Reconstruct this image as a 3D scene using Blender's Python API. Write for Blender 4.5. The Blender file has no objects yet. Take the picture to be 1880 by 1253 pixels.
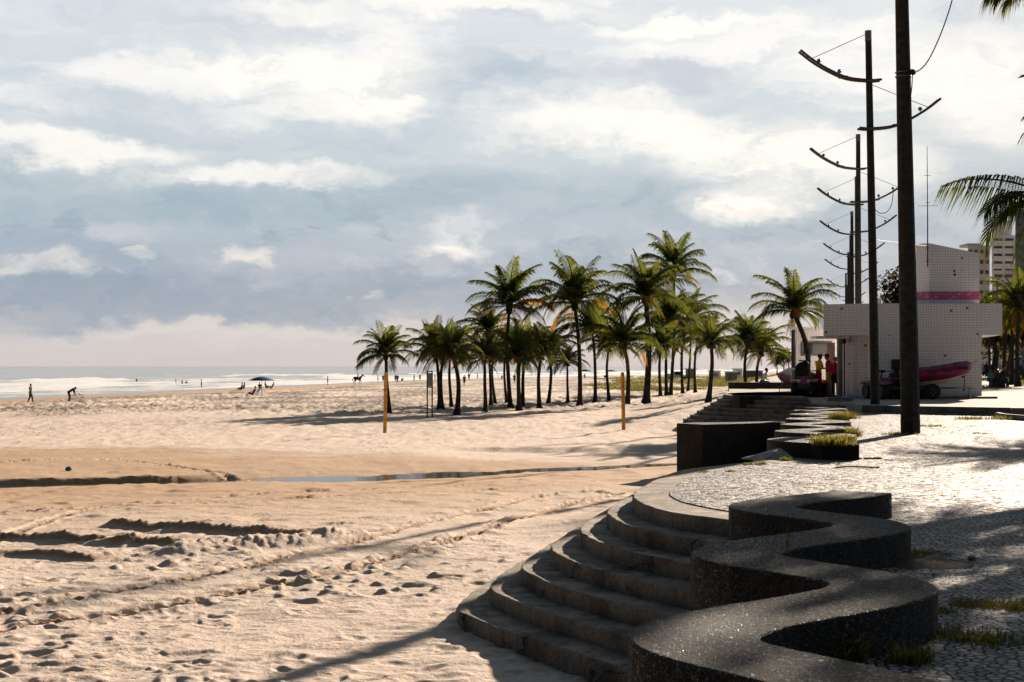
import bpy, bmesh, math, random
import numpy as np
from mathutils import Vector, Matrix
R = math.radians
random.seed(7)
rng = np.random.default_rng(11)
SC = bpy.context.scene
COL = SC.collection

# ---------------------------------------------------------------- survey
# The survey of the place: eye 1.5 m above the pavement, looking along +Y.
F, CX, HY, EYE = 2611.0, 940.0, 673.0, 1.5
def at(px, py, z):
    d = F*(EYE-z)/(py-HY)
    return ((px-CX)*d/F, d)
def zat(py, d): return EYE-(py-HY)*d/F
def xat(px, d): return (px-CX)*d/F

EV = 1.52
EXPO = 2.0**EV
SUN_AZ, SUN_EL = R(29), R(20)
SUN = Vector((math.sin(SUN_AZ)*math.cos(SUN_EL), math.cos(SUN_AZ)*math.cos(SUN_EL), math.sin(SUN_EL)))

# ---------------------------------------------------------------- noise in numpy
def ihash(ix, iy, seed):
    m = np.uint64(0xffffffff)
    h = (ix.astype(np.int64)*374761393 + iy.astype(np.int64)*668265263 + seed*974634777).astype(np.uint64) & m
    h = ((h ^ (h >> np.uint64(13)))*np.uint64(1274126177)) & m
    h = ((h ^ (h >> np.uint64(16)))*np.uint64(2246822519)) & m
    h = h ^ (h >> np.uint64(15))
    return h.astype(np.float64)/4294967296.0
def perlin(x, y, seed=0):
    x = np.asarray(x, float); y = np.asarray(y, float)
    ix = np.floor(x); iy = np.floor(y); fx = x-ix; fy = y-iy
    def g(ax, ay):
        a = ihash(ix+ax, iy+ay, seed)*2*np.pi
        return np.cos(a)*(fx-ax)+np.sin(a)*(fy-ay)
    u = fx*fx*fx*(fx*(fx*6-15)+10); v = fy*fy*fy*(fy*(fy*6-15)+10)
    a = g(0,0); b = g(1,0); c = g(0,1); d = g(1,1)
    return ((a*(1-u)+b*u)*(1-v)+(c*(1-u)+d*u)*v)*1.5
def fbm(x, y, o=3, seed=0):
    s = 0; a = 1.0
    for k in range(o):
        s = s+a*perlin(x*2**k, y*2**k, seed+k*17); a *= .5
    return s
def sst(a, b, x):
    t = np.clip((np.asarray(x, float)-a)/(b-a), 0, 1)
    return t*t*(3-2*t)

# ---------------------------------------------------------------- objects
def put(o, parent=None):
    COL.objects.link(o)
    if parent is not None: o.parent = parent
    return o
def tag(o, label=None, cat=None, group=None, kind=None):
    if label: o['label'] = label
    if cat: o['category'] = cat
    if group: o['group'] = group
    if kind: o['kind'] = kind
    return o
def thing(name, label, cat, loc=(0,0,0), rz=0, group=None):
    o = put(bpy.data.objects.new(name, None)); o.empty_display_size = .2
    o.location = loc; o.rotation_euler = (0,0,rz)
    return tag(o, label, cat, group)
def kids(o): return [c for c in bpy.data.objects if c.parent == o]
def dup(o, loc, rz=0, label=None, parent=None, tree=None):
    tree = tree if tree is not None else kids(o)
    c = put(o.copy(), parent); c.location = loc; c.rotation_euler = (0,0,rz)
    if label: c['label'] = label
    for ch in tree:
        k = put(ch.copy(), c)
        for g in kids(ch): put(g.copy(), k)
    return c

def basis(t):
    t = t.normalized()
    a = Vector((0,0,1)) if abs(t.z) < .95 else Vector((1,0,0))
    s = t.cross(a).normalized()
    return s, s.cross(t).normalized()

class MB:
    def __init__(s): s.v = []; s.f = []; s.uv = {}; s.fl = []
    def add(s, vs, fs, tint=0.0):
        b = len(s.v); s.v.extend([tuple(p) for p in vs]); s.fl.extend([tint]*len(vs))
        s.f.extend([tuple(i+b for i in f) for f in fs]); return b
    def box(s, c, d, rz=0, M=None):
        x, y, z = d[0]/2, d[1]/2, d[2]/2
        vs = [Vector((i*x, j*y, k*z)) for i in (-1,1) for j in (-1,1) for k in (-1,1)]
        m = Matrix.Translation(c) @ (M.to_4x4() if M else Matrix.Rotation(rz, 4, 'Z'))
        s.add([m @ p for p in vs], [(0,1,3,2),(4,6,7,5),(0,4,5,1),(2,3,7,6),(0,2,6,4),(1,5,7,3)])
        return s
    def tube(s, pts, r, n=8, flat=None):
        pts = [Vector(p) for p in pts]; m = len(pts)
        if not hasattr(r, '__len__'): r = [r]*m
        vs = []; ref = None
        for i, p in enumerate(pts):
            t = pts[min(i+1, m-1)]-pts[max(i-1, 0)]
            if t.length < 1e-9: t = Vector((0,0,1))
            t.normalize()
            if ref is None: a, _ = basis(t)
            else:
                a = ref-t*ref.dot(t)
                a = a.normalized() if a.length > 1e-6 else basis(t)[0]
            ref = a; b = t.cross(a)
            for k in range(n):
                q = 2*math.pi*k/n
                vs.append(p+a*(math.cos(q)*r[i])+b*(math.sin(q)*r[i]))
        fs = [(i*n+k, i*n+(k+1) % n, (i+1)*n+(k+1) % n, (i+1)*n+k) for i in range(m-1) for k in range(n)]
        fs += [tuple(range(n))[::-1], tuple((m-1)*n+k for k in range(n))]
        s.add(vs, fs); return s
    def ell(s, c, r, nu=10, nv=7, M=None):
        if not hasattr(r, '__len__'): r = (r, r, r)
        vs = [Vector((0,0,-r[2]))]
        for j in range(1, nv):
            a = -math.pi/2+math.pi*j/nv
            for i in range(nu):
                b = 2*math.pi*i/nu
                vs.append(Vector((r[0]*math.cos(a)*math.cos(b), r[1]*math.cos(a)*math.sin(b), r[2]*math.sin(a))))
        vs.append(Vector((0,0,r[2])))
        fs = [(0, 1+(i+1) % nu, 1+i) for i in range(nu)]
        for j in range(nv-2):
            for i in range(nu):
                a = 1+j*nu+i; b = 1+j*nu+(i+1) % nu
                fs.append((a, b, b+nu, a+nu))
        e = len(vs)-1
        fs += [(e-nu+i, e-nu+(i+1) % nu, e) for i in range(nu)]
        c = Vector(c)
        s.add([(M @ p if M else p)+c for p in vs], fs); return s
    def prism(s, poly, z0, z1, bottom=True):
        n = len(poly)
        ar = sum(poly[i][0]*poly[(i+1) % n][1]-poly[(i+1) % n][0]*poly[i][1] for i in range(n))
        tops = list(z1) if hasattr(z1, '__len__') else [z1]*n
        poly = list(poly)
        if ar < 0: poly.reverse(); tops.reverse()
        vs = [(p[0], p[1], z0) for p in poly]+[(p[0], p[1], t) for p, t in zip(poly, tops)]
        base = len(s.f); u = 0
        fs = []
        for i in range(n):
            j = (i+1) % n; L = math.hypot(poly[j][0]-poly[i][0], poly[j][1]-poly[i][1])
            fs.append((i, j, n+j, n+i))
            s.uv[base+i] = [(u, z0), (u+L, z0), (u+L, tops[j]), (u, tops[i])]; u += L
        fs.append(tuple(range(n, 2*n)))
        if bottom: fs.append(tuple(range(n))[::-1])
        s.add(vs, fs); return s
    def lathe(s, prof, n=16, M=None):
        vs = [];
        for r, z in prof:
            for k in range(n):
                a = 2*math.pi*k/n; vs.append(Vector((r*math.cos(a), r*math.sin(a), z)))
        m = len(prof)
        fs = [(i*n+k, i*n+(k+1) % n, (i+1)*n+(k+1) % n, (i+1)*n+k) for i in range(m-1) for k in range(n)]
        fs += [tuple(range(n))[::-1], tuple((m-1)*n+k for k in range(n))]
        s.add([M @ p for p in vs] if M else vs, fs); return s
    def loft(s, rings):
        n = len(rings[0]); vs = [p for r in rings for p in r]; m = len(rings)
        fs = [(i*n+k, i*n+(k+1) % n, (i+1)*n+(k+1) % n, (i+1)*n+k) for i in range(m-1) for k in range(n)]
        fs += [tuple(range(n))[::-1], tuple((m-1)*n+k for k in range(n))]
        s.add(vs, fs); return s
    def cap(s, p, r, q, r2):
        p = Vector(p); q = Vector(q)
        s.tube([p, q], [r, r2], 10); s.ell(p, r, 10, 6); s.ell(q, r2, 10, 6); return s
    def mesh(s, name, mat, smooth=True, angle=40, tint=False):
        me = bpy.data.meshes.new(name); me.from_pydata(s.v, [], s.f)
        if s.uv:
            L = me.uv_layers.new(name='UVMap')
            for p in me.polygons:
                u = s.uv.get(p.index)
                if u:
                    for li, c in zip(p.loop_indices, u): L.data[li].uv = c
                else:
                    for li in p.loop_indices:
                        co = me.vertices[me.loops[li].vertex_index].co
                        L.data[li].uv = (co.x, co.y)
        if tint:
            a = me.attributes.new('tint', 'FLOAT', 'POINT'); a.data.foreach_set('value', s.fl)
        if mat: me.materials.append(mat)
        if smooth:
            me.polygons.foreach_set('use_smooth', [True]*len(me.polygons))
            me.set_sharp_from_angle(angle=R(angle))
        me.update(); return me
    def build(s, name, mat, parent=None, loc=None, rz=0, smooth=True, angle=40, bevel=0, tint=False):
        o = put(bpy.data.objects.new(name, s.mesh(name, mat, smooth, angle, tint)), parent)
        if loc: o.location = loc
        if rz: o.rotation_euler = (0,0,rz)
        if bevel:
            b = o.modifiers.new('bevel', 'BEVEL'); b.width = bevel; b.segments = 2; b.limit_method = 'ANGLE'; b.angle_limit = R(40)
        return o

def spline(pts, n):
    pts = [Vector(p) for p in pts]; P = [2*pts[0]-pts[1]]+pts+[2*pts[-1]-pts[-2]]; out = []
    for i in range(len(pts)-1):
        a, b, c, d = P[i:i+4]
        for k in range(n):
            t = k/n
            out.append(.5*((2*b)+(c-a)*t+(2*a-5*b+4*c-d)*t*t+(3*b-a-3*c+d)*t**3))
    out.append(pts[-1]); return out

# ---------------------------------------------------------------- node helper
class NT:
    def __init__(s, tree): s.t = tree
    def n(s, ty, ins=None, **kw):
        nd = s.t.nodes.new(ty)
        for k, v in kw.items(): setattr(nd, k, v)
        for k, v in (ins or {}).items(): s.set(nd.inputs[k], v)
        return nd
    def set(s, sock, v):
        if hasattr(v, 'is_linked') or isinstance(v, bpy.types.NodeSocket): s.t.links.new(v, sock)
        else:
            if sock.type == 'RGBA' and len(v) == 3: v = (*v, 1)
            sock.default_value = v
    def m(s, op, a, b=0.0, c=0.0, clamp=False):
        nd = s.n('ShaderNodeMath', operation=op, use_clamp=clamp)
        for i, v in enumerate((a, b, c)): s.set(nd.inputs[i], v)
        return nd.outputs[0]
    def vm(s, op, a, b=(0,0,0), out=0):
        nd = s.n('ShaderNodeVectorMath', operation=op)
        s.set(nd.inputs[0], a); s.set(nd.inputs[1], b)
        return nd.outputs[out]
    def noise(s, vec, scale, detail=3, rough=.5, dist=0, col=False):
        nd = s.n('ShaderNodeTexNoise', {'Scale': scale, 'Detail': detail, 'Roughness': rough, 'Distortion': dist})
        if vec is not None: s.set(nd.inputs['Vector'], vec)
        return nd.outputs['Color' if col else 'Fac']
    def ss(s, v, a, b, lo=0.0, hi=1.0):
        nd = s.n('ShaderNodeMapRange', interpolation_type='SMOOTHSTEP')
        for k, x in (('Value', v), ('From Min', a), ('From Max', b), ('To Min', lo), ('To Max', hi)): s.set(nd.inputs[k], x)
        return nd.outputs['Result']
    def mix(s, f, a, b, blend='MIX'):
        nd = s.n('ShaderNodeMix', data_type='RGBA', blend_type=blend)
        s.set(nd.inputs[0], f); s.set(nd.inputs[6], a); s.set(nd.inputs[7], b)
        return nd.outputs[2]
    def ramp(s, v, stops):
        nd = s.n('ShaderNodeValToRGB'); s.set(nd.inputs[0], v); e = nd.color_ramp.elements
        while len(e) < len(stops): e.new(.5)
        for el, (p, c) in zip(e, stops): el.position = p; el.color = (*c, 1) if len(c) == 3 else c
        return nd.outputs[0]
    def bump(s, h, strength=.5, dist=.02, normal=None):
        nd = s.n('ShaderNodeBump', {'Strength': strength, 'Distance': dist, 'Height': h})
        if normal is not None: s.set(nd.inputs['Normal'], normal)
        return nd.outputs[0]
    def attr(s, name): return s.n('ShaderNodeAttribute', attribute_name=name).outputs['Fac']
    def obj(s): return s.n('ShaderNodeTexCoord').outputs['Object']

def mat(name, base=(.5,.5,.5), rough=.6, spec=.4, metal=0.0, var=.25, vscale=3.0, bump=0.0, bscale=40.0):
    m = bpy.data.materials.new(name); m.use_nodes = True
    t = NT(m.node_tree); b = m.node_tree.nodes['Principled BSDF']
    b.inputs['Roughness'].default_value = rough; b.inputs['Metallic'].default_value = metal
    b.inputs['Specular IOR Level'].default_value = spec
    co = t.obj()
    if var:
        f = t.noise(co, vscale, 5, .6)
        lo = tuple(c*(1-var) for c in base); hi = tuple(min(1, c*(1+var)) for c in base)
        t.set(b.inputs['Base Color'], t.mix(t.ss(f, .3, .7), lo, hi))
    else: t.set(b.inputs['Base Color'], base)
    if bump: t.set(b.inputs['Normal'], t.bump(t.noise(co, bscale, 4, .6), .6, bump))
    m['b'] = 1
    return m
def mat0(name):
    m = bpy.data.materials.new(name); m.use_nodes = True
    return m, NT(m.node_tree), m.node_tree.nodes['Principled BSDF']
# ================================================================ camera, light, sky
cd = bpy.data.cameras.new('camera'); cam = put(bpy.data.objects.new('camera', cd))
cam.location = (0,0,EYE); cam.rotation_euler = (R(90),0,0)
cd.sensor_width = 36; cd.lens = F*36/1880; cd.shift_y = (HY-626.5)/1880
cd.clip_start = .1; cd.clip_end = 90000
cd.dof.use_dof = True; cd.dof.focus_distance = 30; cd.dof.aperture_fstop = 8
SC.camera = cam
SC.view_settings.view_transform = 'Standard'; SC.view_settings.look = 'None'
SC.view_settings.exposure = EV; SC.view_settings.gamma = 1

sl = bpy.data.lights.new('sun', 'SUN'); so = put(bpy.data.objects.new('sun', sl))
sl.energy = 5.0; sl.angle = R(.6); sl.color = (1, .83, .66)
so.rotation_euler = SUN.to_track_quat('Z', 'Y').to_euler(); so.location = (60, 100, 60)

W = bpy.data.worlds.new('World'); SC.world = W; W.use_nodes = True
def lin(c): return tuple((x/12.92 if x <= .04045 else ((x+.055)/1.055)**2.4) for x in c)
def make_sky():
    t = NT(W.node_tree); bg = W.node_tree.nodes['Background']
    d = t.vm('NORMALIZE', t.n('ShaderNodeTexCoord').outputs['Generated'])
    sp = t.n('ShaderNodeSeparateXYZ', {0: d}); x, y, z = sp.outputs
    u = t.m('ARCTAN2', x, y); v = t.m('ARCSINE', z)
    def uv(su, sv, k=0.0): return t.n('ShaderNodeCombineXYZ', {0: t.m('MULTIPLY', u, su), 1: t.m('MULTIPLY', v, sv), 2: k}).outputs[0]
    # billow warp
    w1 = t.n('ShaderNodeSeparateColor', {0: t.noise(uv(9, 20), 1, 6, .62, 0, True)})
    w2 = t.n('ShaderNodeSeparateColor', {0: t.noise(uv(40, 52, 3), 1, 5, .6, 0, True)})
    uw = t.m('ADD', u, t.m('ADD', t.m('MULTIPLY', t.m('SUBTRACT', w1.outputs[0], .5), .11), t.m('MULTIPLY', t.m('SUBTRACT', w2.outputs[0], .5), .03)))
    vw = t.m('ADD', v, t.m('ADD', t.m('MULTIPLY', t.m('SUBTRACT', w1.outputs[1], .5), .055), t.m('MULTIPLY', t.m('SUBTRACT', w2.outputs[1], .5), .018)))
    stops = [(.0, (.83,.795,.785)), (.016, (.835,.81,.80)), (.034, (.80,.795,.80)), (.055, (.665,.70,.75)), (.09, (.69,.735,.78)),
             (.125, (.715,.76,.795)), (.15, (.80,.83,.85)), (.19, (.81,.84,.865)), (.235, (.85,.87,.89)), (.30, (.86,.875,.89)), (.6, (.7,.73,.77))]
    base = t.ramp(t.m('MULTIPLY', vw, 1/.6), [(p/.6, lin(c)) for p, c in stops])
    # layered stratocumulus: long flat sheets with frayed edges
    f1 = t.noise(t.n('ShaderNodeCombineXYZ', {0: t.m('MULTIPLY', uw, 4.2), 1: t.m('MULTIPLY', vw, 17), 2: 5.3}).outputs[0], 1, 9, .6)
    f2 = t.noise(t.n('ShaderNodeCombineXYZ', {0: t.m('MULTIPLY', u, 11), 1: t.m('MULTIPLY', v, 38), 2: 1.7}).outputs[0], 1, 9, .62)
    hi = t.ss(v, .10, .17)
    lit = t.m('MULTIPLY', t.ss(f1, .47, .66), t.m('ADD', .30, t.m('MULTIPLY', hi, .50)))
    lit = t.m('MULTIPLY', t.m('ADD', lit, t.m('MULTIPLY', t.ss(f2, .5, .72), .28)), t.m('ADD', .45, t.m('MULTIPLY', hi, .55)))
    col = t.mix(t.m('MINIMUM', lit, 1), base, lin((.975,.965,.955)))
    drk = t.m('MULTIPLY', t.ss(f1, .47, .30), t.ss(v, .05, .16))
    col = t.mix(t.m('MULTIPLY', drk, .85), col, lin((.735,.775,.82)))
    f3 = t.noise(t.n('ShaderNodeCombineXYZ', {0: t.m('MULTIPLY', uw, 26), 1: t.m('MULTIPLY', vw, 48), 2: 8.1}).outputs[0], 1, 8, .62)
    low = t.m('MULTIPLY', t.ss(v, .16, .09), t.ss(v, .015, .035))
    col = t.mix(t.m('MULTIPLY', t.m('MULTIPLY', t.ss(f3, .52, .66), low), .55), col, lin((.80,.80,.82)))
    col = t.mix(t.m('MULTIPLY', t.m('MULTIPLY', t.ss(f3, .48, .34), low), .5), col, lin((.62,.67,.72)))
    f4 = t.noise(t.n('ShaderNodeCombineXYZ', {0: t.m('MULTIPLY', uw, 14), 1: t.m('MULTIPLY', vw, 44), 2: 2.9}).outputs[0], 1, 9, .66)
    # single cloud masses, placed by bearing and height above the horizon (photo survey)
    def blob(px, py, rx, ry, amp, c, ragged=.55):
        nonlocal col
        a = t.m('DIVIDE', t.m('SUBTRACT', uw, math.atan((px-CX)/F)), rx/F)
        b = t.m('DIVIDE', t.m('SUBTRACT', vw, math.atan((HY-py)/F)), ry/F)
        q = t.m('SQRT', t.m('ADD', t.m('MULTIPLY', a, a), t.m('MULTIPLY', b, b)))
        q = t.m('ADD', q, t.m('MULTIPLY', t.m('SUBTRACT', f2, .5), ragged))
        if ragged > .7: q = t.m('ADD', q, t.m('MULTIPLY', t.m('SUBTRACT', f3, .5), 1.3))
        k = t.ss(q, *((1.08, .42) if ragged > .7 else (1.1, .35)), 0, amp)
        if ragged <= .7 and min(c) > .9: k = t.m('MULTIPLY', k, t.ss(f4, .34, .52, .40, 1.0))
        elif ragged <= .7: k = t.m('MULTIPLY', k, t.ss(f4, .30, .58, .55, 1.0))
        if ragged > .7: k = t.m('MULTIPLY', k, t.ss(f3, .34, .62, .35, 1.0))
        col = t.mix(k, col, lin(c))
    grey = (.725,.77,.815); wht = (.995,.98,.955); lav = (.645,.685,.735)
    blob(860, 150, 260, 62, .8, grey); blob(1230, 140, 200, 48, .8, (.77,.795,.835)); blob(420, 60, 260, 40, .55, (.80,.82,.85))
    blob(250, 215, 260, 40, .55, (.79,.815,.845)); blob(330, 385, 520, 36, .65, (.68,.735,.775)); blob(1010, 400, 260, 50, .5, (.74,.775,.82))
    blob(200, 560, 420, 48, .75, lav); blob(700, 560, 330, 46, .6, lav); blob(1480, 480, 330, 60, .4, (.76,.785,.82))
    blob(560, 130, 340, 48, .95, wht); blob(700, 175, 150, 45, .95, wht); blob(120, 285, 260, 34, .8, wht); blob(480, 320, 300, 26, .7, wht)
    blob(1180, 235, 260, 48, .85, wht); blob(1420, 285, 260, 60, .75, wht); blob(1250, 45, 240, 20, .9, wht); blob(880, 12, 300, 18, .7, wht)
    blob(1780, 170, 170, 110, .75, (.97,.95,.94)); blob(1560, 330, 220, 50, .55, wht)
    blob(228, 440, 66, 40, .9, (.80,.81,.84), 1.0); blob(245, 482, 95, 44, .8, (.665,.71,.76), .9); blob(60, 470, 120, 40, .6, (.70,.73,.78), .9); blob(560, 470, 90, 40, .5, (.72,.745,.79), .9)
    blob(455, 482, 48, 24, .8, (.93,.905,.875), .9); blob(95, 497, 120, 22, .65, (.90,.885,.87), .9); blob(290, 480, 40, 16, .6, (.92,.90,.88), .9)
    blob(835, 440, 98, 48, .85, (.90,.90,.90), .8); blob(800, 465, 90, 24, .6, (.95,.94,.92), .9); blob(600, 500, 130, 45, .5, (.79,.80,.83), .8)
    blob(1375, 372, 125, 46, .9, wht, .9); blob(1400, 392, 70, 16, .6, (.93,.91,.89), .9); blob(820, 458, 60, 14, .7, (.97,.95,.92), .9); blob(1330, 255, 110, 30, .7, wht, .9); blob(1140, 190, 100, 24, .6, wht, .9); blob(630, 205, 150, 26, .7, wht, .9); blob(520, 20, 130, 26, .8, wht, .9); blob(1300, 520, 60, 16, .6, (.92,.91,.90), .9); blob(680, 552, 30, 14, .55, (.88,.87,.86), .9)
    blob(450, 605, 430, 16, .6, (.875,.85,.835), .5); blob(1100, 600, 300, 25, .4, (.86,.84,.83), .5)
    ct = t.n('ShaderNodeVectorMath', operation='MULTIPLY_ADD'); t.set(ct.inputs[0], col); ct.inputs[1].default_value = (1.25,1.23,1.20); ct.inputs[2].default_value = (-.155,-.143,-.125); col = ct.outputs[0]
    # clouds scatter forward: bright towards the sun, dull behind and overhead
    sh = Vector((SUN.x, SUN.y, .25)).normalized()
    dt = t.n('ShaderNodeVectorMath', operation='DOT_PRODUCT', ); t.set(dt.inputs[0], d); t.set(dt.inputs[1], sh)
    fwd = t.ss(dt.outputs['Value'], -.10, .60, .155, 1.0)
    over = t.ss(z, .27, .62, 1.0, .46)
    fac = t.m('MULTIPLY', fwd, over)
    sky = t.n('ShaderNodeTexSky', sky_type='NISHITA', sun_disc=False, sun_elevation=SUN_EL, sun_rotation=SUN_AZ, air_density=1.2, dust_density=2.0)
    blue = t.vm('SCALE', sky.outputs[0]); blue.node.inputs['Scale'].default_value = .05
    cl = t.n('ShaderNodeVectorMath', operation='SCALE'); t.set(cl.inputs[0], col); t.set(cl.inputs['Scale'], t.m('MULTIPLY', fac, 1/EXPO))
    cool = t.mix(t.m('SUBTRACT', 1.0, fac, 0, True), (1,1,1), (.72,.98,1.22)); t.set(bg.inputs['Color'], t.mix(.03, t.mix(1.0, cl.outputs[0], cool, 'MULTIPLY'), blue)); bg.inputs['Strength'].default_value = 1.0
make_sky()

# ================================================================ shared materials
def make_sand():
    m, t, b = mat0('beach sand'); co = t.obj(); wet = t.attr('wet')
    n1 = t.noise(co, .9, 6, .6); n2 = t.noise(co, 14, 5, .65); n3 = t.noise(co, 140, 3, .6)
    dry = t.mix(t.ss(n2, .3, .7), (.44,.36,.302), (.53,.445,.385))
    dry = t.mix(t.ss(n1, .35, .7, 0, .35), dry, (.44,.34,.26))
    w = t.mix(t.ss(n2, .3, .7), (.265,.165,.092), (.33,.218,.13))
    c = t.mix(wet, dry, w)
    c = t.mix(t.ss(t.noise(co, 60, 2, .5), .66, .74, 0, .5), c, (.13,.10,.075))
    dirt_shade = t.m('MULTIPLY', t.attr('tramp'), t.ss(t.noise(t.vm('MULTIPLY', co, (1.3, .7, 1)), 1, 5, .7), .35, .54)); c = t.mix(t.m('MULTIPLY', dirt_shade, .9), c, (.12,.10,.085))  # shade of the backlit trampled sand, painted into the base colour
    shn = t.ss(wet, 1.0, 1.35); t.set(b.inputs['Base Color'], t.mix(shn, c, (.12,.085,.055))); t.set(b.inputs['Roughness'], t.ss(shn, 0, 1, .95, .16)); t.set(b.inputs['Specular IOR Level'], t.ss(shn, 0, 1, .15, .55))
    n4 = t.noise(co, 4.5, 4, .6); rough = t.m('SUBTRACT', 1.0, t.m('MULTIPLY', wet, .75), 0, True)
    h = t.m('ADD', t.m('ADD', t.m('MULTIPLY', n2, .032), t.m('MULTIPLY', n3, .007)), t.m('MULTIPLY', n4, t.m('ADD', t.m('ADD', .018, t.m('MULTIPLY', t.ss(n1, .5, .65), .04)), t.m('MULTIPLY', t.attr('tramp'), .26))))
    t.set(b.inputs['Normal'], t.bump(t.m('MULTIPLY', h, rough), 1.0, 1.0)); return m
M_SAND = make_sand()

def make_cobble():
    m, t, b = mat0('white stone mosaic'); co = t.obj()
    co2 = t.vm('ADD', co, t.vm('SCALE', t.noise(co, 3, 2, .5, 0, True)));
    co2.node.inputs[1].links[0].from_node.inputs['Scale'].default_value = .05
    v = t.n('ShaderNodeTexVoronoi', {'Vector': co2, 'Scale': 17.0, 'Randomness': 1.0}, voronoi_dimensions='2D', feature='F1')
    e = t.n('ShaderNodeTexVoronoi', {'Vector': co2, 'Scale': 17.0, 'Randomness': 1.0}, voronoi_dimensions='2D', feature='DISTANCE_TO_EDGE')
    cs = t.n('ShaderNodeSeparateColor', {0: v.outputs['Color']})
    edge = t.ss(e.outputs['Distance'], .06, .21)
    big = t.noise(co, .7, 5, .6); fine = t.noise(co, 60, 4, .6)
    stone = t.mix(cs.outputs[0], (.16,.157,.16), (.37,.352,.35))
    stone = t.mix(t.ss(big, .45, .7, 0, .5), stone, (.16,.14,.12))
    c = t.mix(edge, (.014,.013,.012), stone)
    t.set(b.inputs['Base Color'], c); b.inputs['Roughness'].default_value = .6; b.inputs['Specular IOR Level'].default_value = .08
    # every stone lies a little tilted and proud of its joint
    loc = t.vm('SUBTRACT', t.vm('SCALE', co2), v.outputs['Position'])
    loc.node.inputs[0].links[0].from_node.inputs['Scale'].default_value = 1.0
    tilt = t.n('ShaderNodeVectorMath', operation='DOT_PRODUCT'); t.set(tilt.inputs[0], loc)
    t.set(tilt.inputs[1], t.vm('SUBTRACT', v.outputs['Color'], (.5,.5,.5)))
    h = t.m('ADD', t.m('MULTIPLY', edge, .010), t.m('ADD', t.m('MULTIPLY', cs.outputs[1], .008), t.m('MULTIPLY', tilt.outputs['Value'], .85)))
    h = t.m('ADD', h, t.m('ADD', t.m('MULTIPLY', fine, .004), t.m('MULTIPLY', t.noise(co, 2.2, 4, .6), .05)))
    t.set(b.inputs['Normal'], t.bump(h, 1.0, 1.0)); return m
M_COBBLE = make_cobble()

def make_aggregate(name, a, c2, speck, sparkle, stain, drift=0):
    m, t, b = mat0(name); co = t.obj()
    n1 = t.noise(co, 1.6, 6, .65); n2 = t.noise(co, 28, 4, .6)
    v = t.n('ShaderNodeTexVoronoi', {'Vector': co, 'Scale': 110.0})
    cs = t.n('ShaderNodeSeparateColor', {0: v.outputs['Color']})
    c = t.mix(t.ss(n2, .3, .7), a, c2)
    c = t.mix(t.ss(n1, .4, .68, 0, .75), c, stain)
    streak = t.noise(t.vm('MULTIPLY', co, (9, 9, .8)), 1, 4, .6)
    c = t.mix(t.ss(streak, .52, .72, 0, .45), c, stain)
    c = t.mix(t.ss(cs.outputs[0], .82, .98, 0, .32), c, speck)
    wv = t.vm('ADD', co, t.vm('MULTIPLY', t.vm('SUBTRACT', t.noise(co, 2.2, 5, .6, 0, True), (.5,.5,.5)), (.5,.5,.5)))
    ck = t.n('ShaderNodeTexVoronoi', {'Vector': wv, 'Scale': .62}, feature='DISTANCE_TO_EDGE').outputs['Distance']
    crack = t.m('MULTIPLY', t.ss(ck, .011, .003), t.ss(n1, .42, .55)); c = t.mix(t.m('MULTIPLY', crack, .85), c, (.012,.011,.010))
    if drift:
        gz = t.n('ShaderNodeSeparateXYZ', {0: t.n('ShaderNodeNewGeometry').outputs['Normal']}).outputs[2]
        sd = t.m('MULTIPLY', t.ss(gz, .8, .97), t.ss(t.noise(co, 2.6, 6, .68), .47, .60))
        c = t.mix(t.m('MULTIPLY', sd, drift), c, (.42,.35,.29))
    t.set(b.inputs['Base Color'], c)
    b.inputs['Specular IOR Level'].default_value = .22
    t.set(b.inputs['Roughness'], t.ss(cs.outputs[1], .80, .97, .88, sparkle))
    h = t.m('ADD', t.m('MULTIPLY', v.outputs['Distance'], -.5), t.m('MULTIPLY', n2, 1.0))
    h = t.m('ADD', h, t.m('MULTIPLY', cs.outputs[2], .4))
    t.set(b.inputs['Normal'], t.bump(h, 1.0, .02)); return m
M_STEP = make_aggregate('weathered concrete step', (.15,.128,.107), (.27,.235,.20), (.34,.31,.27), .6, (.05,.044,.034), .6)
M_BENCH = make_aggregate('dark washed aggregate', (.006,.006,.0058), (.017,.0165,.016), (.17,.155,.14), .16, (.006,.006,.005))
M_WALL = make_aggregate('stained concrete wall', (.035,.032,.028), (.065,.06,.052), (.11,.10,.09), .7, (.018,.018,.014))
M_CURB = mat('kerb concrete', (.17,.155,.14), .85, .3, 0, .35, 3, .01, 30)
M_PLAT = mat('smooth pavement', (.25,.225,.205), .9, .12, 0, .2, .8, .006, 25)

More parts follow.
